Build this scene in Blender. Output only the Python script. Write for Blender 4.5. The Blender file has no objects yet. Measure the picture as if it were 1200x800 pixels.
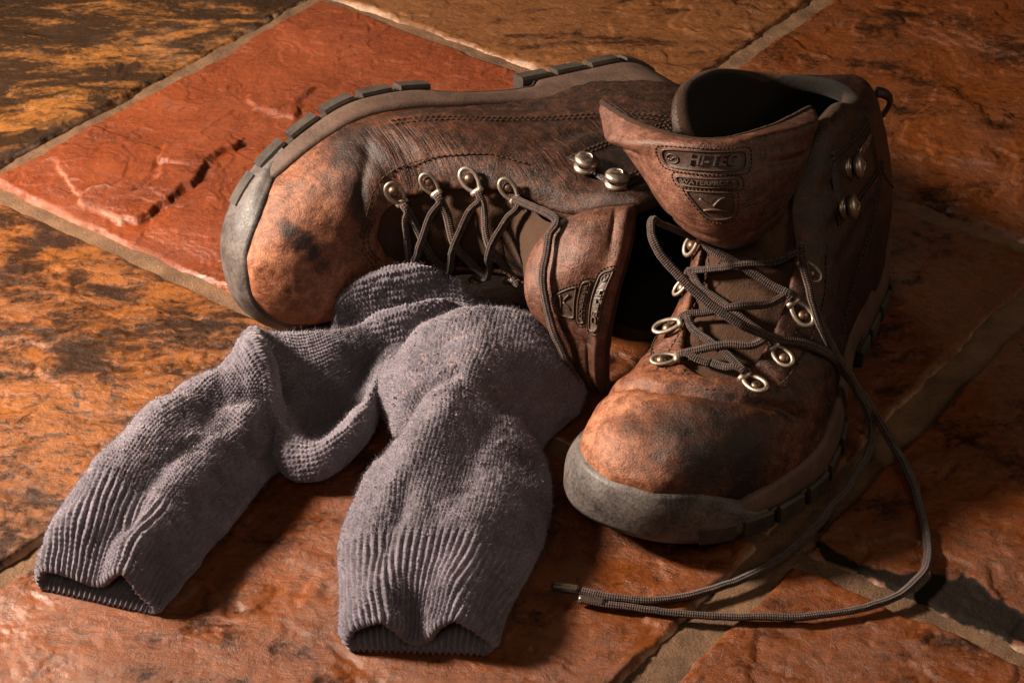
import bpy, math
import numpy as np
from mathutils import Vector, Matrix
from mathutils.bvhtree import BVHTree

# ------------------------------------------------------------------ camera, world, lamps, exposure
S = bpy.context.scene
COL = S.collection
PITCH = math.radians(35.0); DIST = 1.2
cd = bpy.data.cameras.new('camera'); cam = bpy.data.objects.new('camera', cd); COL.objects.link(cam)
cd.sensor_width = 36.0; cd.lens = 36.0 * 2617 / 1200; cd.clip_start = 0.01; cd.clip_end = 50
cam.location = (0, -DIST * math.cos(PITCH), DIST * math.sin(PITCH))
cam.rotation_euler = (math.pi / 2 - PITCH, 0, 0)
S.camera = cam
W = bpy.data.worlds.new('World'); S.world = W; W.use_nodes = True
bg = W.node_tree.nodes['Background']; bg.inputs[0].default_value = (1.0, 0.82, 0.68, 1); bg.inputs[1].default_value = 0.012

def area_lamp(name, loc, target, size, power, color):
    l = bpy.data.lights.new(name, 'AREA'); l.shape = 'DISK'; l.size = size; l.energy = power; l.color = color
    o = bpy.data.objects.new(name, l); COL.objects.link(o); o.location = loc
    o.rotation_euler = (Vector(target) - Vector(loc)).to_track_quat('-Z', 'Y').to_euler()
    return o
area_lamp('key_lamp', (-0.74, -0.03, 0.50), (0.0, -0.03, 0.03), 0.13, 34.0, (1.0, 0.83, 0.67))
area_lamp('front_fill', (-0.12, -0.90, 0.80), (0.04, 0.0, 0.05), 0.40, 1.5, (1.0, 0.78, 0.60))  # added fill, no real source; lifts the camera-facing sides
area_lamp('side_fill', (0.95, -0.25, 0.55), (0.12, -0.02, 0.06), 0.45, 1.8, (1.0, 0.74, 0.52))  # added soft fill from the right, opens the boot's dark side
area_lamp('back_fill', (-0.35, 1.25, 0.62), (0.0, 0.15, 0.0), 0.45, 1.9, (1.0, 0.74, 0.52))  # added unseen light behind, gives the floor its sheen
S.view_settings.view_transform = 'Standard'; S.view_settings.look = 'None'
S.view_settings.exposure = 0.0; S.view_settings.gamma = 1.0; S.view_settings.use_curve_mapping = False
S.render.engine = 'CYCLES'

# ------------------------------------------------------------------ numeric helpers
RNG = np.random.default_rng(7)
def sst(a, b, x):
    t = np.clip((np.asarray(x, float) - a) / (b - a), 0, 1); return t * t * (3 - 2 * t)
def pchip(xs, ys):
    xs = np.asarray(xs, float); ys = np.asarray(ys, float); h = np.diff(xs); d = np.diff(ys) / h
    m = np.zeros_like(ys); m[0] = d[0]; m[-1] = d[-1]
    for i in range(1, len(xs) - 1):
        if d[i - 1] * d[i] > 0:
            w1 = 2 * h[i] + h[i - 1]; w2 = h[i] + 2 * h[i - 1]; m[i] = (w1 + w2) / (w1 / d[i - 1] + w2 / d[i])
    def f(x):
        x = np.clip(x, xs[0], xs[-1]); i = np.clip(np.searchsorted(xs, x) - 1, 0, len(h) - 1)
        t = (x - xs[i]) / h[i]; t2 = t * t; t3 = t2 * t
        return (2*t3 - 3*t2 + 1) * ys[i] + (t3 - 2*t2 + t) * h[i] * m[i] + (-2*t3 + 3*t2) * ys[i+1] + (t3 - t2) * h[i] * m[i+1]
    return f
def catmull(P, n, closed=False):
    """n samples along an (N,k) control list, roughly even in control index"""
    P = np.asarray(P, float); N = len(P)
    if closed:
        t = np.linspace(0, N, n, endpoint=False); i = np.floor(t).astype(int); f = (t - i)[:, None]
        g = lambda k: P[(i + k) % N]
        a, b, c, d = g(-1), g(0), g(1), g(2)
    else:
        Q = np.vstack([2 * P[:1] - P[1:2], P, 2 * P[-1:] - P[-2:-1]])
        t = np.linspace(0, N - 1, n); i = np.minimum(np.floor(t).astype(int), N - 2); f = (t - i)[:, None]
        a, b, c, d = Q[i], Q[i + 1], Q[i + 2], Q[i + 3]
    return 0.5 * (2*b + (c - a)*f + (2*a - 5*b + 4*c - d)*f**2 + (3*b - a - 3*c + d)*f**3)
def even(P, step=None, n=None, closed=False):
    """resample polyline evenly in arc length"""
    P = np.asarray(P, float)
    if closed: P = np.vstack([P, P[:1]])
    L = np.r_[0, np.cumsum(np.linalg.norm(np.diff(P, axis=0), axis=1))]
    if n is None: n = max(2, int(L[-1] / step) + 1)
    s = np.linspace(0, L[-1], n, endpoint=not closed)
    return np.stack([np.interp(s, L, P[:, k]) for k in range(P.shape[1])], 1)
def path(P, step=0.002, closed=False):
    return even(catmull(P, max(40, len(P) * 24), closed), step=step, closed=closed)
def _h(ix, iy, iz, seed):
    h = (ix.astype(np.int64) * 374761393 + iy.astype(np.int64) * 668265263 + iz.astype(np.int64) * 2147483647 + seed * 1274126177) & 0xffffffff
    h = ((h ^ (h >> 13)) * 1274126177) & 0xffffffff
    return ((h ^ (h >> 16)) & 0xffffff) / 16777215.0
def vnoise(p, seed=0):
    p = np.asarray(p, float)
    if p.shape[-1] == 2: p = np.concatenate([p, np.zeros(p.shape[:-1] + (1,))], -1)
    i = np.floor(p).astype(np.int64); f = p - i; f = f * f * f * (f * (f * 6 - 15) + 10)
    r = 0
    for a in (0, 1):
        for b in (0, 1):
            for c in (0, 1):
                w = (f[..., 0] if a else 1 - f[..., 0]) * (f[..., 1] if b else 1 - f[..., 1]) * (f[..., 2] if c else 1 - f[..., 2])
                r = r + w * _h(i[..., 0] + a, i[..., 1] + b, i[..., 2] + c, seed)
    return r
def fbm(p, octv=4, seed=0, gain=0.5):
    r = 0; a = 1; s = 0; p = np.asarray(p, float)
    for o in range(octv):
        r = r + a * (vnoise(p, seed + o * 17) - 0.5); s += a; a *= gain; p = p * 2.03 + 11.3
    return r / s * 2
def poly_sdf(P, x, y):
    """signed distance to closed polygon, negative inside"""
    P = np.asarray(P, float); d = np.full(x.shape, 1e9); ins = np.zeros(x.shape, bool)
    for k in range(len(P)):
        a = P[k]; b = P[(k + 1) % len(P)]; e = b - a
        wx = x - a[0]; wy = y - a[1]; t = np.clip((wx * e[0] + wy * e[1]) / (e @ e + 1e-20), 0, 1)
        d = np.minimum(d, (wx - e[0] * t) ** 2 + (wy - e[1] * t) ** 2)
        c = (a[1] <= y) != (b[1] <= y)
        with np.errstate(divide='ignore', invalid='ignore'):
            xi = a[0] + (y - a[1]) / (b[1] - a[1]) * e[0]
        ins ^= c & (x < xi)
    return np.where(ins, -1, 1) * np.sqrt(d)
def smin(a, b, k):
    h = np.clip(0.5 + 0.5 * (b - a) / k, 0, 1); return b * (1 - h) + a * h - k * h * (1 - h)
def smax(a, b, k): return -smin(-a, -b, k)

def surfnets(f, org, h):
    s = f < 0; nx, ny, nz = f.shape
    cnt = np.zeros((nx - 1, ny - 1, nz - 1), np.int8)
    for a in (0, 1):
        for b in (0, 1):
            for c in (0, 1): cnt += s[a:nx-1+a, b:ny-1+b, c:nz-1+c]
    I, J, K = np.nonzero((cnt > 0) & (cnt < 8))
    idx = np.full(cnt.shape, -1, np.int64); idx[I, J, K] = np.arange(len(I))
    acc = np.zeros((len(I), 3)); n = np.zeros(len(I))
    for ax in range(3):
        for p in (0, 1):
            for q in (0, 1):
                o = [0, 0, 0]; o[(ax + 1) % 3] = p; o[(ax + 2) % 3] = q; e = list(o); e[ax] = 1
                fa = f[I + o[0], J + o[1], K + o[2]]; fb = f[I + e[0], J + e[1], K + e[2]]
                m = (fa < 0) != (fb < 0)
                t = np.where(m, fa / np.where(m, fa - fb, 1), 0)
                pt = np.tile(np.array(o, float), (len(I), 1)); pt[:, ax] = t
                acc += pt * m[:, None]; n += m
    V = (np.stack([I, J, K], 1) + acc / n[:, None]) * h + org
    Fs = []
    for ax in range(3):
        sl0 = [slice(None)] * 3; sl1 = [slice(None)] * 3; sl0[ax] = slice(0, -1); sl1[ax] = slice(1, None)
        s0 = s[tuple(sl0)]; s1 = s[tuple(sl1)]; E_ = np.argwhere(s0 != s1)
        b, c = (ax + 1) % 3, (ax + 2) % 3; dims = (nx, ny, nz)
        E_ = E_[(E_[:, b] > 0) & (E_[:, c] > 0) & (E_[:, b] < dims[b] - 1) & (E_[:, c] < dims[c] - 1)]
        def g(db, dc):
            q = E_.copy(); q[:, b] -= db; q[:, c] -= dc; return idx[q[:, 0], q[:, 1], q[:, 2]]
        Q = np.stack([g(1, 1), g(0, 1), g(0, 0), g(1, 0)], 1)
        flip = ~s0[E_[:, 0], E_[:, 1], E_[:, 2]]; Q[flip] = Q[flip][:, ::-1]; Fs.append(Q)
    return V, np.vstack(Fs)
def smooth_mesh(V, F, it=2, lam=0.5):
    e = np.vstack([F[:, [0, 1]], F[:, [1, 2]], F[:, [2, 3]], F[:, [3, 0]]]); n = len(V)
    deg = np.bincount(e[:, 0], minlength=n) + np.bincount(e[:, 1], minlength=n)
    for _ in range(it):
        A = np.stack([np.bincount(e[:, 0], V[e[:, 1], k], n) + np.bincount(e[:, 1], V[e[:, 0], k], n) for k in range(3)], 1)
        V = V + lam * (A / np.maximum(deg, 1)[:, None] - V)
    return V
def vnormals(V, F):
    fn = np.cross(V[F[:, 2]] - V[F[:, 0]], V[F[:, 3]] - V[F[:, 1]]); n = len(V)
    N = np.stack([sum(np.bincount(F[:, c], fn[:, k], n) for c in range(4)) for k in range(3)], 1)
    return N / (np.linalg.norm(N, axis=1)[:, None] + 1e-20)
def bvh(V, F): return BVHTree.FromPolygons([tuple(v) for v in V], [tuple(int(i) for i in f) for f in F])
def unit(v): v = np.asarray(v, float); return v / (np.linalg.norm(v, axis=-1, keepdims=True) + 1e-20)

# ------------------------------------------------------------------ object helpers
def mk(name, V, F, mat, parent=None, uv=None, attrs=None, smooth=True):
    """one mesh object from vertices and a list / array of faces (world coordinates)"""
    V = np.asarray(V, float); me = bpy.data.meshes.new(name)
    if isinstance(F, np.ndarray):
        me.vertices.add(len(V)); me.vertices.foreach_set('co', V.astype(np.float32).ravel())
        k = F.shape[1]; me.loops.add(F.size); me.loops.foreach_set('vertex_index', F.astype(np.int32).ravel())
        me.polygons.add(len(F)); me.polygons.foreach_set('loop_start', np.arange(0, F.size, k, dtype=np.int32))
        me.update(calc_edges=True); me.validate()
    else:
        me.from_pydata([tuple(v) for v in V], [], [tuple(int(i) for i in f) for f in F]); me.update()
    if smooth: me.polygons.foreach_set('use_smooth', np.ones(len(me.polygons), bool))
    if uv is not None:
        l = me.uv_layers.new(name='UVMap'); vi = np.empty(len(me.loops), np.int32); me.loops.foreach_get('vertex_index', vi)
        l.data.foreach_set('uv', np.asarray(uv, np.float32)[vi].ravel())
    for k, a in (attrs or {}).items():
        at = me.attributes.new(k, 'FLOAT', 'POINT'); at.data.foreach_set('value', np.asarray(a, np.float32))
    me.materials.append(mat)
    o = bpy.data.objects.new(name, me); COL.objects.link(o)
    if parent is not None: attach(o, parent)
    return o
BASE = {}
def attach(o, parent):
    o.parent = parent
    r = parent
    while r.parent is not None: r = r.parent
    if parent is r and r.name in BASE: o.matrix_parent_inverse = BASE[r.name].inverted()
def thing(name, loc, label, cat, group=None):
    o = bpy.data.objects.new(name, None); COL.objects.link(o); o.location = loc; o.empty_display_size = 0.02
    BASE[o.name] = Matrix.Translation(loc); o['label'] = label; o['category'] = cat
    if group: o['group'] = group
    return o
def grid_faces(nu, nv, cu=False, cv=False):
    """faces of an (nu,nv) vertex grid, index = i*nv+j"""
    i = np.arange(nu if cu else nu - 1)[:, None]; j = np.arange(nv if cv else nv - 1)[None, :]
    i2 = (i + 1) % nu; j2 = (j + 1) % nv
    return np.stack([i * nv + j + 0 * i2, i2 * nv + j, i2 * nv + j2, i * nv + j2 + 0 * i2], -1).reshape(-1, 4)
def frames(P, closed=False, up=None):
    T = np.gradient(P, axis=0) if not closed else (np.roll(P, -1, 0) - np.roll(P, 1, 0)); T = unit(T)
    n = np.cross(T[0], up if up is not None else (0, 0, 1.0))
    if np.linalg.norm(n) < 1e-3: n = np.cross(T[0], (1, 0, 0))
    N = [unit(n)]
    for k in range(1, len(P)):
        v = N[-1] - T[k] * (N[-1] @ T[k]); N.append(unit(v))
    N = np.array(N); return T, N, np.cross(T, N)
def tube(P, r, ns=8, closed=False, flat=1.0, up=None, caps=True):
    P = np.asarray(P, float); T, N, B = frames(P, closed, up); r = np.broadcast_to(np.asarray(r, float), (len(P),))
    a = np.linspace(0, 2 * np.pi, ns, endpoint=False)
    V = P[:, None] + r[:, None, None] * (np.cos(a)[None, :, None] * N[:, None] + flat * np.sin(a)[None, :, None] * B[:, None])
    F = grid_faces(len(P), ns, closed, True)[:, ::-1]
    L = np.r_[0, np.cumsum(np.linalg.norm(np.diff(P, axis=0), axis=1))]
    uv = np.stack([np.broadcast_to(L[:, None], V.shape[:2]), np.broadcast_to(a[None] / (2 * np.pi), V.shape[:2])], -1).reshape(-1, 2)
    V = V.reshape(-1, 3)
    if not closed and caps:
        n = len(V); V = np.vstack([V, P[0], P[-1]]); uv = np.vstack([uv, uv[0], uv[-1]])
        e = (len(P) - 1) * ns
        c0 = [[n, (k + 1) % ns, k, k] for k in range(ns)]; c1 = [[n + 1, e + k, e + (k + 1) % ns, e + (k + 1) % ns] for k in range(ns)]
        return V, [list(q) for q in F.tolist()] + [q[:3] for q in c0] + [q[:3] for q in c1], uv
    return V, F, uv
def lathe(prof, ns, o, z, x=None):
    """revolve (r,h) profile about axis z at o"""
    z = unit(z); x = np.cross(z, (0.3, 0.2, 0.9)) if x is None else np.asarray(x, float); x = unit(x - z * (x @ z)); y = np.cross(z, x)
    a = np.linspace(0, 2 * np.pi, ns, endpoint=False)
    V = np.array([[o + r * (math.cos(t) * x + math.sin(t) * y) + h * z for t in a] for r, h in prof]).reshape(-1, 3)
    return V, grid_faces(len(prof), ns, False, True)[:, ::-1]
class MB:
    """collects pieces of ONE part"""
    def __init__(s): s.V = []; s.F = []; s.n = 0
    def add(s, V, F, *_):
        V = np.asarray(V, float); s.V.append(V); s.F += [[int(i) + s.n for i in f] for f in F]; s.n += len(V); return s
    def build(s, name, mat, parent=None, **k): return mk(name, np.vstack(s.V), s.F, mat, parent, **k)

# ------------------------------------------------------------------ materials
class NT:
    def __init__(s, name):
        s.m = bpy.data.materials.new(name); s.m.use_nodes = True; s.t = s.m.node_tree; s.p = s.t.nodes['Principled BSDF']
        s.tc = s.t.nodes.new('ShaderNodeTexCoord')
    def set(s, **k):
        for a, v in k.items():
            i = s.p.inputs[a.replace('_', ' ')]
            if hasattr(v, 'is_linked') or hasattr(v, 'links'): s.t.links.new(v, i)
            else: i.default_value = (*v, 1) if isinstance(v, tuple) and len(v) == 3 else v
    def _in(s, node, i, v):
        if v is None: return
        if hasattr(v, 'links'): s.t.links.new(v, node.inputs[i])
        else: node.inputs[i].default_value = (*v, 1) if (isinstance(v, tuple) and len(v) == 3 and node.inputs[i].type == 'RGBA') else v
    def co(s, kind='Object', scale=(1, 1, 1), rot=(0, 0, 0), loc=(0, 0, 0)):
        m = s.t.nodes.new('ShaderNodeMapping'); s.t.links.new(s.tc.outputs[kind], m.inputs[0])
        m.inputs['Scale'].default_value = scale; m.inputs['Rotation'].default_value = rot; m.inputs['Location'].default_value = loc
        return m.outputs[0]
    def noise(s, sc, det=4, rough=0.55, dist=0.0, co=None):
        n = s.t.nodes.new('ShaderNodeTexNoise'); s.t.links.new(co or s.tc.outputs['Object'], n.inputs['Vector'])
        n.inputs['Scale'].default_value = sc; n.inputs['Detail'].default_value = det; n.inputs['Roughness'].default_value = rough; n.inputs['Distortion'].default_value = dist
        return n.outputs[0]
    def vor(s, sc, co=None, feat='F1', out=0):
        n = s.t.nodes.new('ShaderNodeTexVoronoi'); s.t.links.new(co or s.tc.outputs['Object'], n.inputs['Vector']); n.feature = feat
        n.inputs['Scale'].default_value = sc; return n.outputs[out]
    def ramp(s, f, stops, interp='LINEAR'):
        r = s.t.nodes.new('ShaderNodeValToRGB'); s.t.links.new(f, r.inputs[0]); e = r.color_ramp; e.interpolation = interp
        while len(e.elements) < len(stops): e.elements.new(0.5)
        for k, (p, c) in enumerate(stops):
            e.elements[k].position = p; e.elements[k].color = (c, c, c, 1) if not isinstance(c, tuple) else (*c, 1)
        return r.outputs[0]
    def mix(s, f, a, b, mode='MIX'):
        n = s.t.nodes.new('ShaderNodeMix'); n.data_type = 'RGBA'; n.blend_type = mode
        s._in(n, 0, f); s._in(n, 6, a); s._in(n, 7, b); return n.outputs[2]
    def math(s, op, a, b=None, c=None, clamp=False):
        n = s.t.nodes.new('ShaderNodeMath'); n.operation = op; n.use_clamp = clamp
        s._in(n, 0, a); s._in(n, 1, b); s._in(n, 2, c); return n.outputs[0]
    def attr(s, name):
        n = s.t.nodes.new('ShaderNodeAttribute'); n.attribute_name = name; return n.outputs['Fac']
    def bump(s, h, strength=0.5, dist=0.001, prev=None):
        n = s.t.nodes.new('ShaderNodeBump'); n.inputs['Strength'].default_value = strength; n.inputs['Distance'].default_value = dist
        s.t.links.new(h, n.inputs['Height'])
        if prev is not None: s.t.links.new(prev, n.inputs['Normal'])
        return n.outputs[0]
    def sep(s, v):
        n = s.t.nodes.new('ShaderNodeSeparateXYZ'); s.t.links.new(v, n.inputs[0]); return n.outputs

def leather(name, cols, rough=(0.34, 0.60), bias=0.0, wear_attr=True):
    """worn leather: five tones from blackened to tan, driven by wear and broken up by patina noise"""
    m = NT(name)
    k1 = m.noise(32, 8, 0.68, 0.7); k2 = m.noise(150, 9, 0.78, 0.4); gr = m.noise(1300, 4, 0.8)
    s = m.math('ADD', m.math('MULTIPLY', m.math('SUBTRACT', k1, 0.5), 0.45), m.math('MULTIPLY', m.math('SUBTRACT', k2, 0.5), 1.45))
    s = m.math('ADD', s, m.math('MULTIPLY', m.math('SUBTRACT', gr, 0.5), 0.95))
    if wear_attr: s = m.math('ADD', s, m.math('SUBTRACT', m.attr('wear'), m.math('MULTIPLY', m.attr('scuff'), m.math('ADD', m.math('MULTIPLY', k2, 1.6), 0.1))))
    else: s = m.math('ADD', s, 0.4)
    s = m.math('ADD', s, bias)
    base = m.ramp(s, [(0.05, cols[0]), (0.30, cols[1]), (0.52, cols[2]), (0.76, cols[3]), (1.0, cols[4])])
    dust = m.ramp(m.noise(1000, 2, 0.8), [(0.68, 0.0), (0.80, 1.0)])
    base = m.mix(m.math('MULTIPLY', dust, 0.25), base, cols[4])
    for rt, sc_ in (((0.3, 0.5, 0.4), (1.0, 26.0, 9.0)), ((-0.6, 0.2, 1.3), (1.0, 30.0, 12.0))):      # fine scratches
        sk = m.ramp(m.noise(46, 3, 0.6, 0.2, m.co('Object', sc_, rt)), [(0.67, 0.0), (0.72, 1.0)])
        base = m.mix(m.math('MULTIPLY', m.math('MULTIPLY', sk, 0.40), k2), base, cols[4])
    rg = m.ramp(m.math('ADD', m.math('MULTIPLY', k2, 0.7), m.math('MULTIPLY', gr, 0.3)), [(0.35, rough[0]), (0.65, rough[1])])
    b = m.bump(gr, 0.38, 0.0008)
    b = m.bump(m.vor(900), 0.22, 0.0005, b); b = m.bump(k2, 0.42, 0.0016, b)
    if wear_attr: b = m.bump(m.math('MULTIPLY', m.noise(1, 4, 0.6, 0.3, m.co('UV', (430, 60, 1))), m.attr('flex')), 0.55, 0.0026, b)
    b = m.bump(m.noise(60, 5, 0.65, 1.5), 0.25, 0.0022, b)
    m.set(Base_Color=base, Roughness=rg, Normal=b, Specular_IOR_Level=0.34)
    return m.m
def rubber(name, col, dust, amt=0.5, rough=0.6):
    m = NT(name); n = m.noise(60, 6, 0.7, 0.3); f = m.noise(700, 3, 0.7)
    k = m.ramp(m.math('ADD', m.math('MULTIPLY', n, 0.7), m.math('MULTIPLY', f, 0.4)), [(0.42, 0.0), (0.72, 1.0)])
    m.set(Base_Color=m.mix(m.math('MULTIPLY', k, amt), col, dust), Roughness=m.ramp(f, [(0.3, rough - 0.12), (0.7, rough + 0.12)]),
          Normal=m.bump(f, 0.35, 0.0005, m.bump(n, 0.3, 0.002)), Specular_IOR_Level=0.4)
    return m.m
def metal(name, col, rough, tarn, amt):
    m = NT(name); n = m.noise(420, 4, 0.7); k = m.ramp(n, [(0.48, 0.0), (0.64, 1.0)])
    m.set(Base_Color=m.mix(m.math('MULTIPLY', k, amt), col, tarn), Metallic=m.math('SUBTRACT', 1.0, m.math('MULTIPLY', k, amt * 0.6)),
          Roughness=m.ramp(n, [(0.3, rough), (0.7, rough + 0.2)]), Normal=m.bump(n, 0.3, 0.0003))
    return m.m
def cloth(name, a, b, sc=900, bs=0.6):
    m = NT(name); n = m.noise(sc, 4, 0.75); g = m.noise(45, 4, 0.6)
    m.set(Base_Color=m.mix(m.math('ADD', m.math('MULTIPLY', n, 0.6), m.math('MULTIPLY', g, 0.4)), a, b), Roughness=0.92,
          Normal=m.bump(n, bs, 0.0012, m.bump(g, 0.4, 0.002)), Specular_IOR_Level=0.15)
    m.p.inputs['Sheen Weight'].default_value = 0.03
    return m.m
def lace_mat(name, a, b, c):
    m = NT(name); u, v, _ = m.sep(m.tc.outputs['UV'])
    uu = m.math('MULTIPLY', u, 2 * math.pi / 0.0022); vv = m.math('MULTIPLY', v, 2 * math.pi * 4)
    s1 = m.math('SINE', m.math('ADD', uu, vv)); s2 = m.math('SINE', m.math('SUBTRACT', uu, vv))
    pr = m.math('MULTIPLY', s1, s2)
    fl = m.noise(170, 3, 0.7); k = m.ramp(m.math('ADD', m.math('MULTIPLY', pr, 0.40), fl), [(0.40, 0.0), (0.60, 1.0)])
    base = m.mix(k, a, b); base = m.mix(m.ramp(m.noise(900, 2, 0.6), [(0.55, 0.0), (0.75, 0.6)]), base, c)
    m.set(Base_Color=base, Roughness=0.8, Normal=m.bump(pr, 0.8, 0.0005, m.bump(m.noise(2500, 2), 0.3, 0.0004)), Specular_IOR_Level=0.25)
    m.p.inputs['Sheen Weight'].default_value = 0.15
    return m.m

M = {}
M['leather'] = leather('leather_upper', [(0.0055, 0.0026, 0.0019), (0.021, 0.0072, 0.0038), (0.066, 0.0210, 0.0094), (0.175, 0.061, 0.027), (0.34, 0.142, 0.075)])
M['leather_dark'] = leather('leather_panel', [(0.004, 0.0025, 0.002), (0.010, 0.005, 0.0038), (0.020, 0.009, 0.006), (0.042, 0.018, 0.012), (0.09, 0.042, 0.028)], (0.28, 0.48), 0.0, False)
M['tongue'] = leather('leather_tongue', [(0.008, 0.0038, 0.0028), (0.026, 0.0105, 0.0066), (0.064, 0.0255, 0.0160), (0.13, 0.054, 0.034), (0.23, 0.105, 0.070)], (0.26, 0.46))
M['felt'] = cloth('tongue_felt', (0.024, 0.0115, 0.007), (0.088, 0.044, 0.026), 700, 0.9)
M['neck'] = cloth('tongue_neck_suede', (0.022, 0.012, 0.0075), (0.080, 0.043, 0.027), 700, 0.8)
M['lining'] = cloth('lining_cloth', (0.003, 0.002, 0.0016), (0.011, 0.0075, 0.0055), 600, 0.7)
M['collar'] = cloth('collar_suede', (0.014, 0.0066, 0.0040), (0.050, 0.024, 0.0135), 800, 0.7)
M['thread'] = cloth('thread', (0.015, 0.008, 0.005), (0.07, 0.038, 0.022), 1500, 0.3)
M['outsole'] = rubber('outsole_rubber', (0.008, 0.007, 0.0065), (0.12, 0.080, 0.052), 0.40)
M['bumper'] = rubber('toe_rubber', (0.019, 0.0155, 0.0145), (0.175, 0.144, 0.132), 0.7, 0.55)
M['midsole'] = rubber('midsole_foam', (0.042, 0.0225, 0.0155), (0.125, 0.072, 0.052), 0.6, 0.65)
M['ring'] = metal('worn_brass', (0.36, 0.30, 0.24), 0.42, (0.15, 0.115, 0.085), 0.9)
M['hook'] = metal('nickel', (0.34, 0.27, 0.225), 0.34, (0.09, 0.058, 0.04), 0.65)
M['rivet'] = metal('rivet_brown', (0.20, 0.125, 0.085), 0.38, (0.05, 0.03, 0.02), 0.6)
M['badge'] = rubber('badge_rubber', (0.022, 0.0115, 0.008), (0.085, 0.044, 0.029), 0.6, 0.5)
M['letter'] = rubber('badge_letter', (0.048, 0.026, 0.018), (0.12, 0.070, 0.050), 0.6, 0.45)
M['lace'] = lace_mat('lace_brown', (0.0035, 0.0024, 0.002), (0.062, 0.027, 0.018), (0.18, 0.105, 0.08))
M['lace_dark'] = lace_mat('lace_dark', (0.010, 0.007, 0.006), (0.075, 0.040, 0.028), (0.10, 0.06, 0.045))
M['aglet'] = rubber('aglet_plastic', (0.02, 0.014, 0.011), (0.10, 0.07, 0.05), 0.4, 0.3)
#@@FLOOR
#@@BOOTS
#@@SOCKS
# ------------------------------------------------------------------ floor: grout bed and slate tiles
EA = np.array([0.6, 0.8]); EB = np.array([-0.8, 0.6])           # tile axes in the floor plane
A_LINES = [-0.682, -0.370, -0.058, 0.254, 0.566, 0.878]
B_LINES = [-0.764, -0.484, -0.204, 0.0764, 0.3556, 0.635, 0.915]
A_GAP = {-0.058: 0.0048, 0.254: 0.0046}; B_GAP = {0.3556: 0.0050, 0.0764: 0.0062, -0.204: 0.0092}   # half widths of the joints

def grout_mat():
    m = NT('grout'); n = m.noise(900, 4, 0.75); g = m.noise(60, 5, 0.65)
    c = m.mix(m.ramp(g, [(0.35, 0.0), (0.65, 1.0)]), (0.078, 0.038, 0.018), (0.20, 0.105, 0.052))
    c = m.mix(m.ramp(n, [(0.45, 0.0), (0.7, 0.6)]), c, (0.26, 0.15, 0.08))
    m.set(Base_Color=c, Roughness=0.75, Normal=m.bump(n, 1.0, 0.0024, m.bump(g, 0.7, 0.005)), Specular_IOR_Level=0.35)
    return m.m
def slate(name, c0, c1, dark, dk=0.5, rot=0.0, stretch=3.0, loc=0.0, sc=1.0, rough=0.42, edge_glint=(0.42, 0.30, 0.20), speck=0.5):
    m = NT(name); co = m.co('Object', (1, stretch, 1), (0, 0, rot), (loc, loc * 0.7, loc * 0.3))
    big = m.noise(7 * sc, 7, 0.62, 1.2, co); med = m.noise(30 * sc, 7, 0.7, 0.8, co); fine = m.noise(330, 5, 0.75)
    spk = m.noise(120, 4, 0.8, 0.3, m.co('Object', (1, 1.6, 1), (0, 0, rot)))
    col = m.mix(m.ramp(m.math('ADD', m.math('MULTIPLY', big, 0.6), m.math('MULTIPLY', med, 0.4)), [(0.36, 0.0), (0.64, 1.0)]), c0, c1)
    col = m.mix(m.math('MULTIPLY', m.ramp(fine, [(0.4, 0.0), (0.65, 1.0)]), 0.45), col, tuple(min(1, c * 1.6) for c in c1))
    dmask = m.math('ADD', m.math('MULTIPLY', big, 0.55), m.math('MULTIPLY', med, 0.45))
    dmask = m.ramp(m.math('ADD', dmask, m.math('MULTIPLY', m.math('SUBTRACT', fine, 0.5), 0.18)), [(dk - 0.02, 1.0), (dk + 0.06, 0.0)])
    col = m.mix(m.math('MULTIPLY', dmask, 0.88), col, dark)
    sk = m.ramp(m.math('ADD', spk, m.math('MULTIPLY', m.math('SUBTRACT', big, 0.5), 0.5)), [(0.58, 0.0), (0.65, 1.0)])
    col = m.mix(m.math('MULTIPLY', sk, speck), col, tuple(c * 1.3 for c in dark))
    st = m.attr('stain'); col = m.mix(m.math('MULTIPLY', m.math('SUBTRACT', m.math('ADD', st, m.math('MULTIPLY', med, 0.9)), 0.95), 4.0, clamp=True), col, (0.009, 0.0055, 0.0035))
    e = m.attr('edge_glint'); glint = m.math('MULTIPLY', m.math('SUBTRACT', m.math('ADD', e, m.math('MULTIPLY', med, 0.9)), 1.0), 3.5, clamp=True)
    col = m.mix(m.math('MULTIPLY', glint, 0.75), col, edge_glint)  # highlight painted into the colour along tile and flake edges
    rg = m.ramp(m.math('ADD', m.math('MULTIPLY', fine, 0.5), m.math('MULTIPLY', med, 0.5)), [(0.34, rough - 0.20), (0.66, rough + 0.10)])
    msk = m.ramp(m.noise(16, 4, 0.6, 0.5), [(0.35, 0.15), (0.65, 1.0)])
    b = m.bump(m.math('MULTIPLY', fine, msk), 0.6, 0.0014); b = m.bump(med, 0.42, 0.0034, b); b = m.bump(m.math('MULTIPLY', m.noise(150, 7, 0.8, 0.3), msk), 0.7, 0.0030, b)
    b = m.bump(m.ramp(m.vor(85, m.co('Object', (1, 1.8, 1), (0, 0, rot)), 'F1'), [(0.25, 0.0), (0.35, 1.0)]), 0.18, 0.0008, b)
    m.set(Base_Color=col, Roughness=m.math('ADD', rg, m.math('MULTIPLY', st, 0.35)), Normal=b, Specular_IOR_Level=m.math('SUBTRACT', 0.46, m.math('MAXIMUM', m.math('MULTIPLY', st, 0.36), m.math('MULTIPLY', dmask, 0.28))))
    return m.m
STAIN = [(-0.0396, -0.2088), (-0.0440, -0.2409), (-0.0400, -0.2721), (-0.0286, -0.2788), (-0.0297, -0.3181), (-0.030, -0.34), (-0.056, -0.34), (-0.056, -0.205)]
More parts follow.
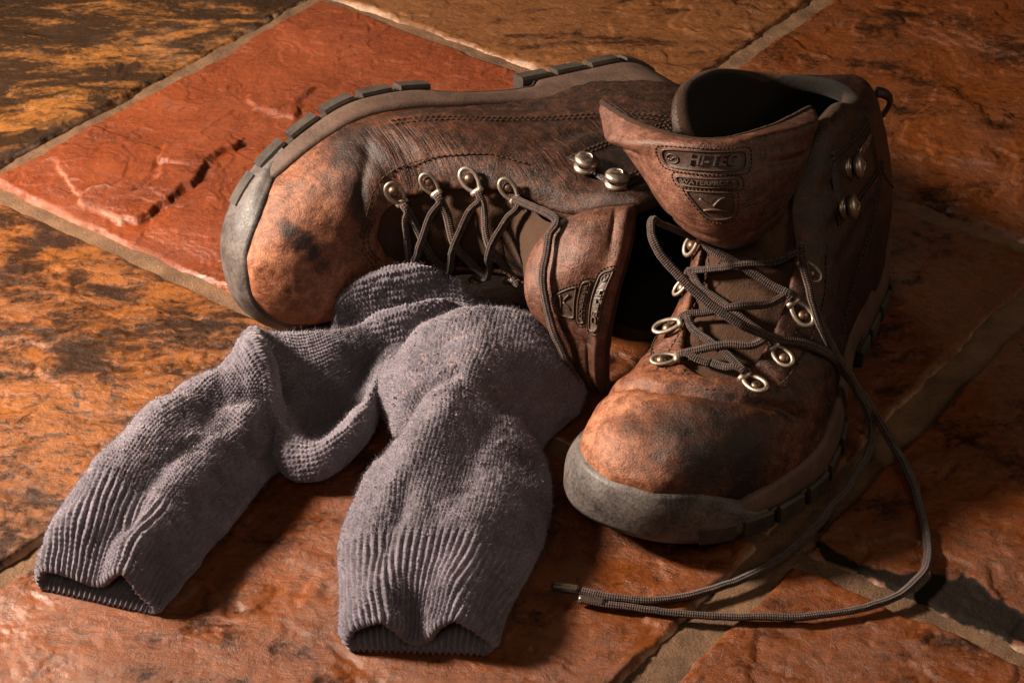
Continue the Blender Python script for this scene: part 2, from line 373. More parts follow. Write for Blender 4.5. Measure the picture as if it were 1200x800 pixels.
FLAKES = [([(-0.0379, 0.2873), (-0.0417, 0.2607), (-0.037, 0.2481), (-0.012, 0.2449), (0.0199, 0.2476), (0.0302, 0.2538), (0.0216, 0.2703), (0.0184, 0.2779), (0.0025, 0.2709), (-0.0136, 0.2678), (-0.0177, 0.2814), (-0.0274, 0.2894)], 0.0022),
          ([(0.0377, 0.2967), (0.073, 0.2654), (0.0707, 0.2597), (0.0445, 0.2567), (0.0302, 0.2538), (0.0215, 0.2738), (0.0266, 0.2873)], 0.0020),
          ([(-0.0161, 0.3375), (0.029, 0.347), (0.0304, 0.3187), (0.0317, 0.2908), (0.0067, 0.2736), (-0.0152, 0.2732), (-0.0318, 0.2921), (-0.0236, 0.3222)], 0.0010),
          ([(0.119, 0.3004), (0.1494, 0.2692), (0.126, 0.2631), (0.112, 0.2543), (0.1098, 0.2847)], 0.0013)]
floor = bpy.data.objects.new('floor', None); COL.objects.link(floor); floor['kind'] = 'structure'; floor['label'] = 'floor of rusty orange slate tiles with brown grout'
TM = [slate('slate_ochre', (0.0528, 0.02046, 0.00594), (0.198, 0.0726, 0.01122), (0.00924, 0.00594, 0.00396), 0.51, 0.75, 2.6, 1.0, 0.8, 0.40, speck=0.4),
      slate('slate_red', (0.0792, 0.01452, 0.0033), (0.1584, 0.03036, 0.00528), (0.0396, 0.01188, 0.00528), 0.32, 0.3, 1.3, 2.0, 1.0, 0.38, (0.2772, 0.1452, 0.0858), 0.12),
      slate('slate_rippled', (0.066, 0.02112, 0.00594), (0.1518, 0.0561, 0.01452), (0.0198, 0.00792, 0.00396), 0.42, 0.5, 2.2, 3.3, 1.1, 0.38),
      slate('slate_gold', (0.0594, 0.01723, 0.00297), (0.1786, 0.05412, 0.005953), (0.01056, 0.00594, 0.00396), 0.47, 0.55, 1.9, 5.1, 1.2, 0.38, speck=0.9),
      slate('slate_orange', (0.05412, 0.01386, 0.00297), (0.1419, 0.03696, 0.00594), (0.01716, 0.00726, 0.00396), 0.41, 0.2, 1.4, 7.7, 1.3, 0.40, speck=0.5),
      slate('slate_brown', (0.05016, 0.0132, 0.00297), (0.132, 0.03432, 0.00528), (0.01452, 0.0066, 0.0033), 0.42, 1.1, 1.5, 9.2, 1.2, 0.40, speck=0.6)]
PICK = {(-0.058, 0.3556): 0, (-0.058, 0.0764): 1, (0.254, 0.0764): 2, (-0.370, 0.0764): 3, (-0.370, -0.204): 4, (-0.058, -0.204): 5,
        (0.254, -0.204): 5, (-0.370, -0.484): 4, (-0.058, -0.484): 5, (0.254, -0.484): 4, (0.254, 0.3556): 0, (-0.370, 0.3556): 3}
for ia in range(len(A_LINES) - 1):
    for ib in range(len(B_LINES) - 1):
        la, ha, lb, hb = A_LINES[ia], A_LINES[ia + 1], B_LINES[ib], B_LINES[ib + 1]
        key = (la, lb); near = key in PICK
        a0 = la + A_GAP.get(la, 0.007); a1 = ha - A_GAP.get(ha, 0.007); b0 = lb + B_GAP.get(lb, 0.007); b1 = hb - B_GAP.get(hb, 0.007)
        st = (0.0010 if key == (-0.058, 0.0764) else 0.0014) if near and key not in ((0.254, 0.3556), (-0.370, 0.3556)) else 0.006
        na = int((a1 - a0) / st); nb = int((b1 - b0) / st); sd = ia * 31 + ib * 7
        ss, tt = np.meshgrid(np.linspace(0, 1, na), np.linspace(0, 1, nb), indexing='ij')
        aa = a0 + (a1 - a0) * ss; bb = b0 + (b1 - b0) * tt
        wob = lambda q, s_: 0.0022 * fbm(np.stack([q * 55, 0 * q + s_ * 3.1], -1), 4, sd) + 0.0006 * fbm(np.stack([q * 150, 0 * q + s_], -1), 3, sd + 5)
        aa = aa + wob(bb, 1) * (1 - ss) ** 8 + wob(bb, 2) * ss ** 8; bb = bb + wob(aa, 3) * (1 - tt) ** 8 + wob(aa, 4) * tt ** 8
        p2 = np.stack([aa, bb], -1)
        edge = np.minimum(np.minimum(ss * (a1 - a0), (1 - ss) * (a1 - a0)), np.minimum(tt * (b1 - b0), (1 - tt) * (b1 - b0)))
        z = 0.0011 * fbm(p2 * 9, 3, sd) + 0.0006 * fbm(p2 * 70, 4, sd + 3)
        q = fbm(np.stack([aa * 14 + 0.4 * fbm(p2 * 40, 3, sd + 1), bb * 9], -1), 4, sd + 9) * 4.0          # cleft layers
        z = z + 0.0012 * (np.floor(q) + sst(0.90, 1.0, q - np.floor(q))) * (0.5 if key == (-0.058, 0.0764) else 1)
        glint = np.clip(1 - edge / 0.006, 0, 1) * 0.75  # painted highlight strength, strongest at the tile rim
        stn = np.zeros_like(aa)
        if key == (-0.058, 0.0764):
            wx = aa + 0.006 * fbm(p2 * 60, 3, 77); wy = bb + 0.006 * fbm(p2 * 60, 3, 78)
            for pl, hh in FLAKES:
                d = poly_sdf(pl, wx, wy); z = z + 2.0 * hh * sst(0.0024, -0.0024, d); glint = np.maximum(glint, 0.80 * np.exp(-(d / 0.0016) ** 2) * sst(0.03, -0.03, aa))  # flake rims towards the left get a painted glint
        if key == (0.254, 0.0764):
            z = z + 0.0022 * np.abs(np.sin(aa * 150 + bb * 60 + 3.5 * fbm(p2 * 16, 4, 50))) ** 1.5 * sst(-0.4, 0.5, fbm(p2 * 8, 2, 51))
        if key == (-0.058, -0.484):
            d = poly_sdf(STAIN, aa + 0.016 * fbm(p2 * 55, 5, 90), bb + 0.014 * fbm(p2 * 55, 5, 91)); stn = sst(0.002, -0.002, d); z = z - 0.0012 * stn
        if key == (-0.370, -0.484): z = z + 0.0010 * fbm(p2 * np.array([120, 60]), 4, 61)
        z = 0.0019 * np.tanh(z / 0.0019) if key != (-0.058, 0.0764) else np.maximum(z, -0.0016)
        ch = 0.0036 + 0.0016 * fbm(p2 * 50, 3, sd + 20); k = np.clip(1 - edge / ch, 0, 1); z = z - 0.0042 * k ** 2.2
        V = np.stack([aa * EA[0] + bb * EB[0], aa * EA[1] + bb * EB[1], z], -1)
        # skirt down into the bed
        V2 = V.copy(); V2[..., 2] = -0.012; ring = np.r_[[i * nb for i in range(na)], [(na - 1) * nb + j for j in range(1, nb)], [i * nb + nb - 1 for i in range(na - 2, -1, -1)], [j for j in range(nb - 2, 0, -1)]]
        VV = np.vstack([V.reshape(-1, 3), V2.reshape(-1, 3)[ring]]); n0 = na * nb; R_ = len(ring); k_ = np.arange(R_)
        F = np.vstack([grid_faces(na, nb), np.stack([ring[k_], n0 + k_, n0 + (k_ + 1) % R_, ring[(k_ + 1) % R_]], -1)])
        ext = np.zeros(R_)
        o = mk('tile', VV, F, TM[PICK.get(key, (ia * 5 + ib * 3) % 6)], floor, attrs={'edge_glint': np.r_[glint.ravel(), ext + 0.6], 'stain': np.r_[stn.ravel(), ext]})
# the grout bed
na, nb = 620, 620
ss, tt = np.meshgrid(np.linspace(-0.40, 0.60, na), np.linspace(-0.50, 0.65, nb), indexing='ij')
z = -0.0034 + 0.0010 * fbm(np.stack([ss, tt], -1) * 45, 4, 5) + 0.0005 * fbm(np.stack([ss, tt], -1) * 300, 2, 6)
V = np.stack([ss * EA[0] + tt * EB[0], ss * EA[1] + tt * EB[1], z], -1).reshape(-1, 3)
GM = grout_mat()
mk('grout', V, grid_faces(na, nb), GM, floor)
Vb = [(-1.4, -1.4, -0.013), (1.4, -1.4, -0.013), (1.4, 1.4, -0.013), (-1.4, 1.4, -0.013)]
mk('bed', Vb, [(0, 1, 2, 3)], GM, floor)
# ------------------------------------------------------------------ boots: shape functions (local frame: x heel>toe, y lateral, z up)
LEN = 0.286
f_med = pchip([0, .03, .06, .10, .14, .18, .205, .23, .30], [.033, .034, .035, .032, .034, .042, .047, .049, .049])
f_lat = pchip([0, .03, .06, .10, .14, .18, .20, .23, .30], [.034, .036, .038, .041, .049, .058, .060, .056, .047])
def y_shift(x): return -.007 * sst(.14, .28, x)
def cap(x):
    s = np.clip((x - .205) / (LEN - .205), 0, 1); t = np.clip((.036 - x) / .036, 0, 1)
    return (1 - s ** 2.5) ** (1 / 2.15) * (1 - t ** 2.3) ** (1 / 2.1)
def cap_med(x):
    s = np.clip((x - .225) / (LEN - .225), 0, 1); t = np.clip((.036 - x) / .036, 0, 1)
    return (1 - s ** 2.7) ** (1 / 2.3) * (1 - t ** 2.3) ** (1 / 2.1)
def spring(x): return .013 * np.clip((np.asarray(x) - .175) / .11, 0, 1.2) ** 2
f_top = pchip([.0, .11, .135, .15, .165, .185, .205, .222, .245, .262, .275, LEN], [.122, .120, .114, .106, .096, .080, .0675, .0635, .0615, .0580, .0515, .040])
s_back = pchip([0, .03, .06, .09, .115, .14, .17], [.004, .003, .004, .012, .020, .024, .024])
s_front = pchip([0, .05, .08, .10, .12, .14, .17], [.16, .165, .165, .160, .155, .155, .157])
s_half = pchip([0, .03, .06, .09, .12, .15, .17], [.033, .0345, .0355, .0365, .0385, .0420, .0445])
s_lean = pchip([0, .06, .10, .14, .17], [0, -.002, -.009, -.020, -.026])
def f_outer(x, y, z):
    c = np.maximum(cap(x), 1e-3); cm = np.maximum(cap_med(x), 1e-3); hw = (f_med(x) * cm + f_lat(x) * c) / 2 - .0030; yc = (f_lat(x) * c - f_med(x) * cm) / 2 + y_shift(x)
    hw = np.maximum(hw, 1e-4); zb = .016; hh = np.maximum(f_top(x) - zb, .01)
    t = np.abs(y - yc) / hw; u = np.abs(z - zb) / hh
    foot = ((t ** 2.9 + u ** 2.4) ** (1 / 2.6) - 1) * np.minimum(hw, hh) * 0.9
    foot = np.where(x > LEN - .0035, np.maximum(foot, (x - (LEN - .0035))), foot); foot = np.where(x < .002, np.maximum(foot, .002 - x), foot)
    xb = s_back(z); xf = s_front(z); xc = (xb + xf) / 2; a = (xf - xb) / 2; b = s_half(z)
    shaft = ((np.abs(x - xc) / a) ** 2.5 + (np.abs(y - s_lean(z)) / b) ** 2.5) ** (1 / 2.5) - 1
    return smin(foot, shaft * b, .016)
t_tab = pchip([-.02, -.004, 0, .004, .012, .03, .05, .07, .09], [-.03, -.010, .000, .0115, .0170, .0210, .0228, .0222, .0210])
def t_half(x, z): return t_tab((.220 - x) * .7 + (z - .0635) * .7)
def t_mid(z): return .0022 + s_lean(z) * .35 - .007 * sst(.095, .125, z)
def z_rim(x, y, z):
    r = pchip([-.01, .04, .08, .110, .135, .17], [.126, .130, .141, .146, .138, .122])(x)
    lt = pchip([-.01, .03, .06, .090, .108, .125, .145, .17], [.126, .128, .137, .150, .150, .140, .120, .100])(x)
    k = sst(-.01, .02, y); return r * (1 - k) + lt * k + .007 * sst(-.03, -.06, y)
def field(h, lo, hi):
    n = [int((hi[k] - lo[k]) / h) + 1 for k in range(3)]
    g = np.meshgrid(*[lo[k] + h * np.arange(n[k]) for k in range(3)], indexing='ij'); return g
# filled last used for placing things on it
gx, gy, gz = field(.0021, (-.012, -.075, .004), (.300, .078, .190))
FV, FF = surfnets(f_outer(gx, gy, gz), np.array([-.012, -.075, .004]), .0021); FV = smooth_mesh(FV, FF, 6)
FILL = bvh(FV, FF); FN = vnormals(FV, FF)
def hit(o, d):
    p, n, i, t = FILL.ray_cast(Vector(o), Vector(d))
    if p is None: p, n, i, t = FILL.find_nearest(Vector(o))
    n = FN[FF[i]].mean(0); return np.array(p), unit(n)
def trace_profile():
    th = np.radians(np.linspace(8, 82, 240)); r = np.linspace(.02, .25, 1200); c = np.array([.105, .03])
    X = c[0] + r[None] * np.cos(th)[:, None]; Z = c[1] + r[None] * np.sin(th)[:, None]; f = f_outer(X, np.full_like(X, -.005), Z)
    k = np.argmax(f > 0, axis=1); P = np.stack([X[np.arange(240), k], Z[np.arange(240), k]], 1)
    P = even(P[P[:, 1] < .175], n=400); i0 = np.argmin(np.abs(P[:, 0] - .205) + (P[:, 1] < .055)); s_ = np.r_[0, np.cumsum(np.linalg.norm(np.diff(P, axis=0), axis=1))]; s_ -= s_[i0]
    k_ = np.ones(25) / 25; t = np.gradient(P, axis=0); t = np.stack([np.convolve(np.pad(t[:, q], 12, 'edge'), k_, 'valid') for q in (0, 1)], 1); t = unit(t)
    return s_, P, np.stack([t[:, 1], -t[:, 0]], 1)
PS, PP, PNn = trace_profile()
def prof(s): return np.array([np.interp(s, PS, PP[:, k]) for k in (0, 1)]), unit(np.array([np.interp(s, PS, PNn[:, k]) for k in (0, 1)]))
def throat(s):
    p, _ = prof(s); return float(t_mid(p[1])), float(t_half(p[0], p[1]))
def vamp(y, s):
    """point on the last: y across, s along the instep from the throat's lower end"""
    p, n = prof(s); o = p + n * .06; return hit((o[0], y, o[1]), (-n[0], 0, -n[1]))
def side(x, z, s): return hit((x, .2 * s, z), (0, -s, 0))
# the leather shell
HV = .00115; lo = (-.012, -.075, .012); gx, gy, gz = field(HV, lo, (.296, .078, .178))
fo = f_outer(gx, gy, gz); th = .0038 + .0085 * sst(.105, .140, gz)
sh = smax(fo, -(fo + th), .003); sh = smax(sh, gz - z_rim(gx, gy, gz), .010)
cut = np.maximum(np.abs(gy - t_mid(gz)) - t_half(gx, gz), (s_back(gz) + s_front(gz)) / 2 + .012 - gx)
sh = smax(sh, -cut, .003)
UV_, UF = surfnets(sh, np.array(lo), HV); UV_ = smooth_mesh(UV_, UF, 3)
fval = f_outer(UV_[:, 0], UV_[:, 1], UV_[:, 2])
del gx, gy, gz, fo, th, sh, cut

def crease(p, n, seed=0, toe=1.0):
    """wrinkles and folds pressed into the worn leather"""
    x, y, z = p[:, 0], p[:, 1], p[:, 2]; d = np.zeros(len(p)); side_ = np.sign(y)
    top = sst(.2, .7, n[:, 2])
    xc = .2350 - .030 * ((y + .018) / .07) ** 2 + .0022 * fbm(np.stack([y * 60, z * 0], -1), 3, seed)
    d += toe * -.0024 * np.exp(-((x - xc) / .0026) ** 2) * sst(.036, .05, z) + toe * .0010 * np.exp(-((x - xc - .009) / .006) ** 2) * sst(.036, .05, z)
    d += toe * .0016 * np.exp(-((x - xc + .008) / .006) ** 2) * sst(.036, .05, z)
    for k, (a, w, am) in enumerate([(.196, .0035, -.0010), (.182, .0045, -.0012)]):
        d += am * np.exp(-((x - a - .5 * np.abs(y) ** 1.1 - .003 * fbm(np.stack([y * 40, z * 20], -1), 3, seed + k)) / w) ** 2) * sst(.035, .05, z)
    for k, (zz, w, am) in enumerate([(.098, .006, -.0022), (.082, .005, -.0015), (.117, .006, -.0018)]):
        d += am * np.exp(-((z - zz - .12 * (x - .07) - .005 * fbm(np.stack([x * 25, y * 25], -1), 3, seed + 9 + k)) / w) ** 2) * sst(.045, .075, x) * sst(.15, .12, x)
    d += .0010 * fbm(p * 40, 3, seed + 3) + .0003 * fbm(p * 160, 3, seed + 4)
    return d

class Boot:
    def __init__(s, root, org, fwd, up, mirror):
        s.root = root; s.mir = -1.0 if mirror else 1.0
        f = unit(fwd); u = unit(up); l = np.cross(u, f); s.A = np.stack([f, l * s.mir, u], 0); s.o = np.array(org, float)
    def w(s, V): return np.asarray(V, float) @ s.A + s.o
    def l(s, V): return (np.asarray(V, float) - s.o) @ s.A.T
    def mk(s, name, V, F, mat, parent=None, **k):
        """local-frame mesh to a part in the world"""
        if s.mir < 0: F = F[:, ::-1] if isinstance(F, np.ndarray) else [list(q)[::-1] for q in F]
        return mk(name, s.w(V), F, mat, parent or s.root, **k)

def outline(n=220, off=0.0):
    a = np.linspace(0, np.pi, n // 2); xs = LEN / 2 * (1 - np.cos(a)); c = cap(xs)
    L = np.stack([xs, f_lat(xs) * c + y_shift(xs)], 1); R = np.stack([xs, -f_med(xs) * cap_med(xs) + y_shift(xs)], 1)
    P = even(np.vstack([L, R[::-1][1:-1]]), n=n, closed=True)           # heel > lateral > toe > medial
    t = np.roll(P, -1, 0) - np.roll(P, 1, 0); t = unit(t); nrm = np.stack([-t[:, 1], t[:, 0]], 1)
    return P + nrm * off, nrm
def lug_mesh(P, nrm, i0, i1, z0, z1, depth, out):
    idx = np.arange(i0, i1 + 1) % len(P); V = []
    sec = [(out - .0012, z0), (out, z0 + .0014), (out, z1 - .001), (out - .0015, z1), (-depth, z1), (-depth, z0)]
    for q, i in enumerate(idx):
        for o, z in sec:
            p = P[i] + nrm[i] * o; V.append((p[0], p[1], z + spring(p[0])))
    V = np.array(V); m = len(sec); n = len(idx); F = grid_faces(n, m, False, True).tolist()
    F += [list(range(m)), list(range((n - 1) * m, n * m))[::-1]]
    return V, F

def stitches(B, name, pts, nrm, mat, parent, step=.0030, ln=.0021, r=.00042, gap=0.0004):
    P = even(pts, step=step); N = np.stack([np.interp(np.linspace(0, 1, len(P)), np.linspace(0, 1, len(nrm)), nrm[:, k]) for k in range(3)], 1)
    T = unit(np.gradient(P, axis=0)); mb = MB()
    for p, n, t in zip(P, N, T):
        q = np.array([p - t * ln / 2 - n * .0002, p - t * ln / 4 + n * gap, p + t * ln / 4 + n * gap, p + t * ln / 2 - n * .0002])
        V, F, _ = tube(q, [r * .7, r, r, r * .7], 5, up=n); mb.add(V, F)
    V = np.vstack(mb.V)
    return B.mk(name, V, mb.F, mat, parent)

def surf_line(ctrl, fn, n=60):
    """smooth curve of 2-d control points mapped onto the last; returns points and normals"""
    C = catmull(ctrl, n); pn = [fn(*c) for c in C]; return np.array([p for p, _ in pn]), np.array([q for _, q in pn])

def sheet(B, name, quad, fn, mat, parent, nu=26, nv=26, lift=.0012, edge=.06, attrs=None):
    """thin leather panel: four boundary corners in 2-d chart, laid on the last with rolled edges"""
    q = np.array(quad, float); u, v = np.meshgrid(np.linspace(0, 1, nu), np.linspace(0, 1, nv), indexing='ij')
    c = (1-u)[..., None]*(1-v)[..., None]*q[0] + u[..., None]*(1-v)[..., None]*q[1] + u[..., None]*v[..., None]*q[2] + (1-u)[..., None]*v[..., None]*q[3]
    # round the corners a little
    V = np.zeros((nu, nv, 3)); e = np.minimum(np.minimum(u, 1 - u), np.minimum(v, 1 - v)); k = np.clip(e / edge, 0, 1)
    for i in range(nu):
        for j in range(nv):
            p, n = fn(*c[i, j]); V[i, j] = p + n * (lift * math.sqrt(1 - (1 - k[i, j]) ** 2) - .0006 * (1 - k[i, j]))
    F = grid_faces(nu, nv); V = V.reshape(-1, 3)
    if np.mean([np.dot(np.cross(V[f[1]] - V[f[0]], V[f[3]] - V[f[0]]), fn(*c[nu//2, nv//2])[1]) for f in F[::7]]) < 0: F = F[:, ::-1]
    return B.mk(name, V, F, mat, parent)

def ring_part(B, p, n, along, parent, size=1.0, tilt=0.25, mat=None):
    """worn metal lace ring: stretched wire loop on a folded clip, 'along' points from clip to loop end"""
    mat = mat or M['ring']
    a = unit(along - n * (along @ n)); a = unit(a * math.cos(tilt) + n * math.sin(tilt)); b = np.cross(n, a); nn = np.cross(a, b)
    L, Wd = .0074 * size, .0046 * size
    t = np.linspace(0, 2 * np.pi, 30, endpoint=False)
    w = Wd * (0.92 + 0.16 * np.cos(t)); P = p + n * .0020 + (L * .55 + L * np.cos(t))[:, None] * a + (w * np.sin(t))[:, None] * b
    V, F, _ = tube(P, .00125 * size, 8, True, 0.8, up=nn); mb = MB().add(V, F)
    # clip: bar with a rolled barrel that the lace runs through
    c = p + n * .0022 - a * L * .42
    V, F, _ = tube(np.array([c - b * Wd * .85, c - b * Wd * .4, c + b * Wd * .4, c + b * Wd * .85]), [.0014, .0019, .0019, .0014], 10, up=n); mb.add(V, F)
    return B.mk('lace_ring', np.vstack(mb.V), mb.F, mat, parent)
def rivet_part(B, p, n, a, parent):
    V, F = lathe([(.0001, .0022), (.0016, .0020), (.0024, .0012), (.0027, .0002), (.0028, -.0005)], 14, p + n * .0016 + a * .005, n)
    return B.mk('rivet', V, F, M['rivet'], parent)
def hook_part(B, p, n, out, parent):
    """speed hook: round washer, domed head with a raised slot"""
    out = unit(out - n * (out @ n)); b = np.cross(n, out)
    V, F = lathe([(.0060, -.0006), (.0060, .0004), (.0054, .0010), (.0048, .0012), (.0046, .0014), (.0046, .0022)], 24, p, n); mb = MB().add(V, F)
    ax = unit(n + out * .28)
    V, F = lathe([(.0046, .0018), (.0062, .0024), (.0066, .0036), (.0064, .0044), (.0057, .0054), (.0042, .0061), (.0020, .0064), (.0001, .0065)], 24, p, ax); mb.add(V, F)
    c = p + ax * .0064
    t = np.linspace(0, 2 * np.pi, 18, endpoint=False); P = c - ax * (.0006 * 0) + (.0026 * np.cos(t))[:, None] * b + (.0017 * np.sin(t) + .0004)[:, None] * out
    P = P - ax * .0010 * ((np.cos(t) ** 2)[:, None] * .8)
    V, F, _ = tube(P, .00050, 6, True, up=ax); mb.add(V, F)
    return B.mk('lace_hook', np.vstack(mb.V), mb.F, M['hook'], parent)

def text_mesh(body, size, extrude, shear=0.25):
    cu = bpy.data.curves.new('lettering', 'FONT'); cu.body = body; cu.size = size; cu.extrude = extrude; cu.shear = shear; cu.align_x = 'CENTER'; cu.align_y = 'CENTER'
    cu.resolution_u = 4; cu.offset = size * 0.02; o = bpy.data.objects.new('lettering', cu); COL.objects.link(o)
    dg = bpy.context.evaluated_depsgraph_get(); me = o.evaluated_get(dg).to_mesh()
    V = np.array([v.co[:] for v in me.vertices]); F = [list(p.vertices) for p in me.polygons]
    o.evaluated_get(dg).to_mesh_clear(); bpy.data.objects.remove(o); bpy.data.curves.remove(cu)
    return V, F

class Pad:
    """padded tongue flap from a grid of world points: rows base>tip, columns across"""
    def __init__(s, G, facing, nu=72, nv=90):
        G = np.array(G, float); R_, C_ = G.shape[:2]
        cols = np.stack([catmull(G[:, c], nv) for c in range(C_)], 1)
        s.S = np.stack([catmull(cols[r], nu) for r in range(nv)], 0)        # nv, nu, 3
        du = np.gradient(s.S, axis=1); dv = np.gradient(s.S, axis=0); N = unit(np.cross(du, dv))
        if np.mean(N.reshape(-1, 3) @ np.asarray(facing, float)) < 0: N = -N
        s.N = N; s.nu = nu; s.nv = nv
    def at(s, u, v):
        """bilinear sample of surface at u,v in 0..1"""
        a = np.clip(np.asarray(u) * (s.nu - 1), 0, s.nu - 1.001); b = np.clip(np.asarray(v) * (s.nv - 1), 0, s.nv - 1.001)
        i = a.astype(int); j = b.astype(int); fa = (a - i)[..., None]; fb = (b - j)[..., None]
        g = lambda A: (A[j, i]*(1-fa) + A[j, i+1]*fa)*(1-fb) + (A[j+1, i]*(1-fa) + A[j+1, i+1]*fa)*fb
        return g(s.S), unit(g(s.N))
    def solid(s, front_h, back_h):
        nv, nu = s.nv, s.nu
        Fr = s.S + s.N * front_h[..., None]; Bk = s.S - s.N * back_h[..., None]
        return Fr, Bk
# ------------------------------------------------------------------ one boot
def ARCH(x): return .0115 * sst(.082, .094, x) * sst(.165, .135, x)
def sole(B):
    n = 264; P, nrm = outline(n)
    xs = P[:, 0]; lat = np.arange(n) < n // 2
    # midsole band
    top = pchip([0, .03, .07, .10, .14, .20, .25, .27, .30], [.052, .050, .042, .035, .032, .026, .021, .015, .012])(xs)
    sec = [(-.004, .0095, 0), (.0006, .0100, 0), (.0016, .0125, 0)]
    V = []
    for i in range(n):
        row = []
        for o, z, _ in sec: row.append((*(P[i] + nrm[i] * o), z + .8 * float(ARCH(xs[i])) + spring(xs[i])))
        for f in (.25, .5, .75, .93):
            zb = .0125 + .8 * float(ARCH(xs[i])); z = zb + (top[i] - zb) * f; o = .0016 - .0030 * f ** 1.5; row.append((*(P[i] + nrm[i] * o), z + spring(xs[i])))
        o = .0016 - .0032
        row.append((*(P[i] + nrm[i] * (o - .0012)), top[i] + spring(xs[i]))); row.append((*(P[i] + nrm[i] * -.010), top[i] + .0005 + spring(xs[i])))
        V.append(row)
    V = np.array(V); m = V.shape[1]
    # pull the top of the band onto the leather
    mid = B.mk('midsole', V.reshape(-1, 3), grid_faces(n, m, True, False), M['midsole'])
    # outsole slab
    low = .0045 + ARCH(xs); V = []
    for i in range(n):
        s_ = spring(xs[i]); V.append([(*(P[i] + nrm[i] * -.0015), low[i] + s_), (*(P[i] + nrm[i] * .0008), low[i] + .0012 + s_), (*(P[i] + nrm[i] * .0012), max(.0100, low[i] + .003) + s_), (*(P[i] + nrm[i] * -.003), max(.0112, low[i] + .004) + s_)])
    V = np.array(V).reshape(-1, 3); F = grid_faces(n, 4, True, False).tolist(); F += [[i * 4 for i in range(n)], [i * 4 + 3 for i in range(n)][::-1]]
    out = B.mk('outsole', V, F, M['outsole'], smooth=True)
    i = 0
    rg = np.random.default_rng(3)
    while i < n - 2:
        x = xs[i % n]; w = 7 if x > .03 else 8
        if .084 < x < .150 or x > .262 or (i > n // 2 and x > .235): i += 1; continue
        j = i + w
        if j > n: break
        V, F = lug_mesh(P, nrm, i, j, 0.0 + .0002 * rg.random(), .0106, .012 + .004 * rg.random(), .0032 + .0008 * rg.random())
        B.mk('lug', V, F, M['outsole'], out, smooth=False)
        i = j + 2
    # inner tread blocks
    for xx in np.arange(.02, .275, .020):
        if .075 < xx < .155: continue
        for yy in (-.014, .008):
            c = np.array([xx, yy + float(y_shift(xx))]); q = np.array([(-.006, -.006), (.006, -.007), (.007, .006), (-.006, .007)]) + c
            V = np.array([(*a, z + spring(xx)) for z in (.0004, .008) for a in q]); F = [[3, 2, 1, 0], [4, 5, 6, 7]] + [[k, (k + 1) % 4, 4 + (k + 1) % 4, 4 + k] for k in range(4)]
            B.mk('lug', V, F, M['outsole'], out, smooth=False)
    return P, nrm

def bumper(B, P, nrm):
    n = len(P); xs = P[:, 0]; half = n // 2
    H = np.where(np.arange(n) < half, .012 + .018 * sst(.236, .280, xs), .012 + .018 * sst(.180, .270, xs))
    idx = [i for i in range(n) if H[i] > .0135]; rows = []
    for i in idx:
        s_ = float(spring(xs[i])); h = H[i]; g = min(1.0, (h - .012) / .010); r = []
        k_ = float(sst(.25, .6, g))
        for o, z in ((-.0030, .0105 - .008 * k_), (.0010 + .0008 * k_, .0098 - .0085 * k_), (.0022 + .0006 * k_, .0108 - .006 * k_), (.0026 * (.5 + .5 * g), .0120)): r.append(np.array((*(P[i] + nrm[i] * o), z + s_)))
        a = r[-1]; zt = h + s_ * .6
        if zt < a[2] + .002: zt = a[2] + .002
        p, q = hit((*(P[i] + nrm[i] * .05), zt), (*(-nrm[i]), 0)); e = p + q * .0021
        for f in (.2, .4, .6, .8, .95): 
            w = a * (1 - f) + e * f; w[:2] += nrm[i] * .0014 * math.sin(math.pi * f) * g; r.append(w)
        r.append(p + q * .0017 + np.array([0, 0, .0010])); r.append(p - q * .0045 + np.array([0, 0, .0026])); rows.append(r)
    V = np.array(rows); k, m = V.shape[:2]
    V[:, :, 2] += 0
    B.mk('toe_bumper', V.reshape(-1, 3), grid_faces(k, m), M['bumper'])

def tongue_base(B, seed):
    nz, ny = 96, 64; V = np.zeros((nz, ny, 3))
    for i, q in enumerate(np.linspace(-.021, .086, nz)):
        tm, hw = throat(q); hw = max(hw, .002) + .009
        for j, t in enumerate(np.linspace(-1, 1, ny)):
            p, n = vamp(tm + t * hw, q); b = abs(math.sin((q - .004) / .0165 * math.pi)) ** .6
            V[i, j] = p - n * (.0062 - .0034 * b * (1 - abs(t) ** 3))
    V = V + .0009 * fbm(V * 90, 3, seed)[..., None] * np.array([1, 0, .6]) + .0012 * fbm(V * np.array([260, 40, 60]), 3, seed + 1)[..., None] * np.array([1, 0, .5])
    B.mk('tongue_gusset', V.reshape(-1, 3), grid_faces(nz, ny)[:, ::-1], M['felt'])

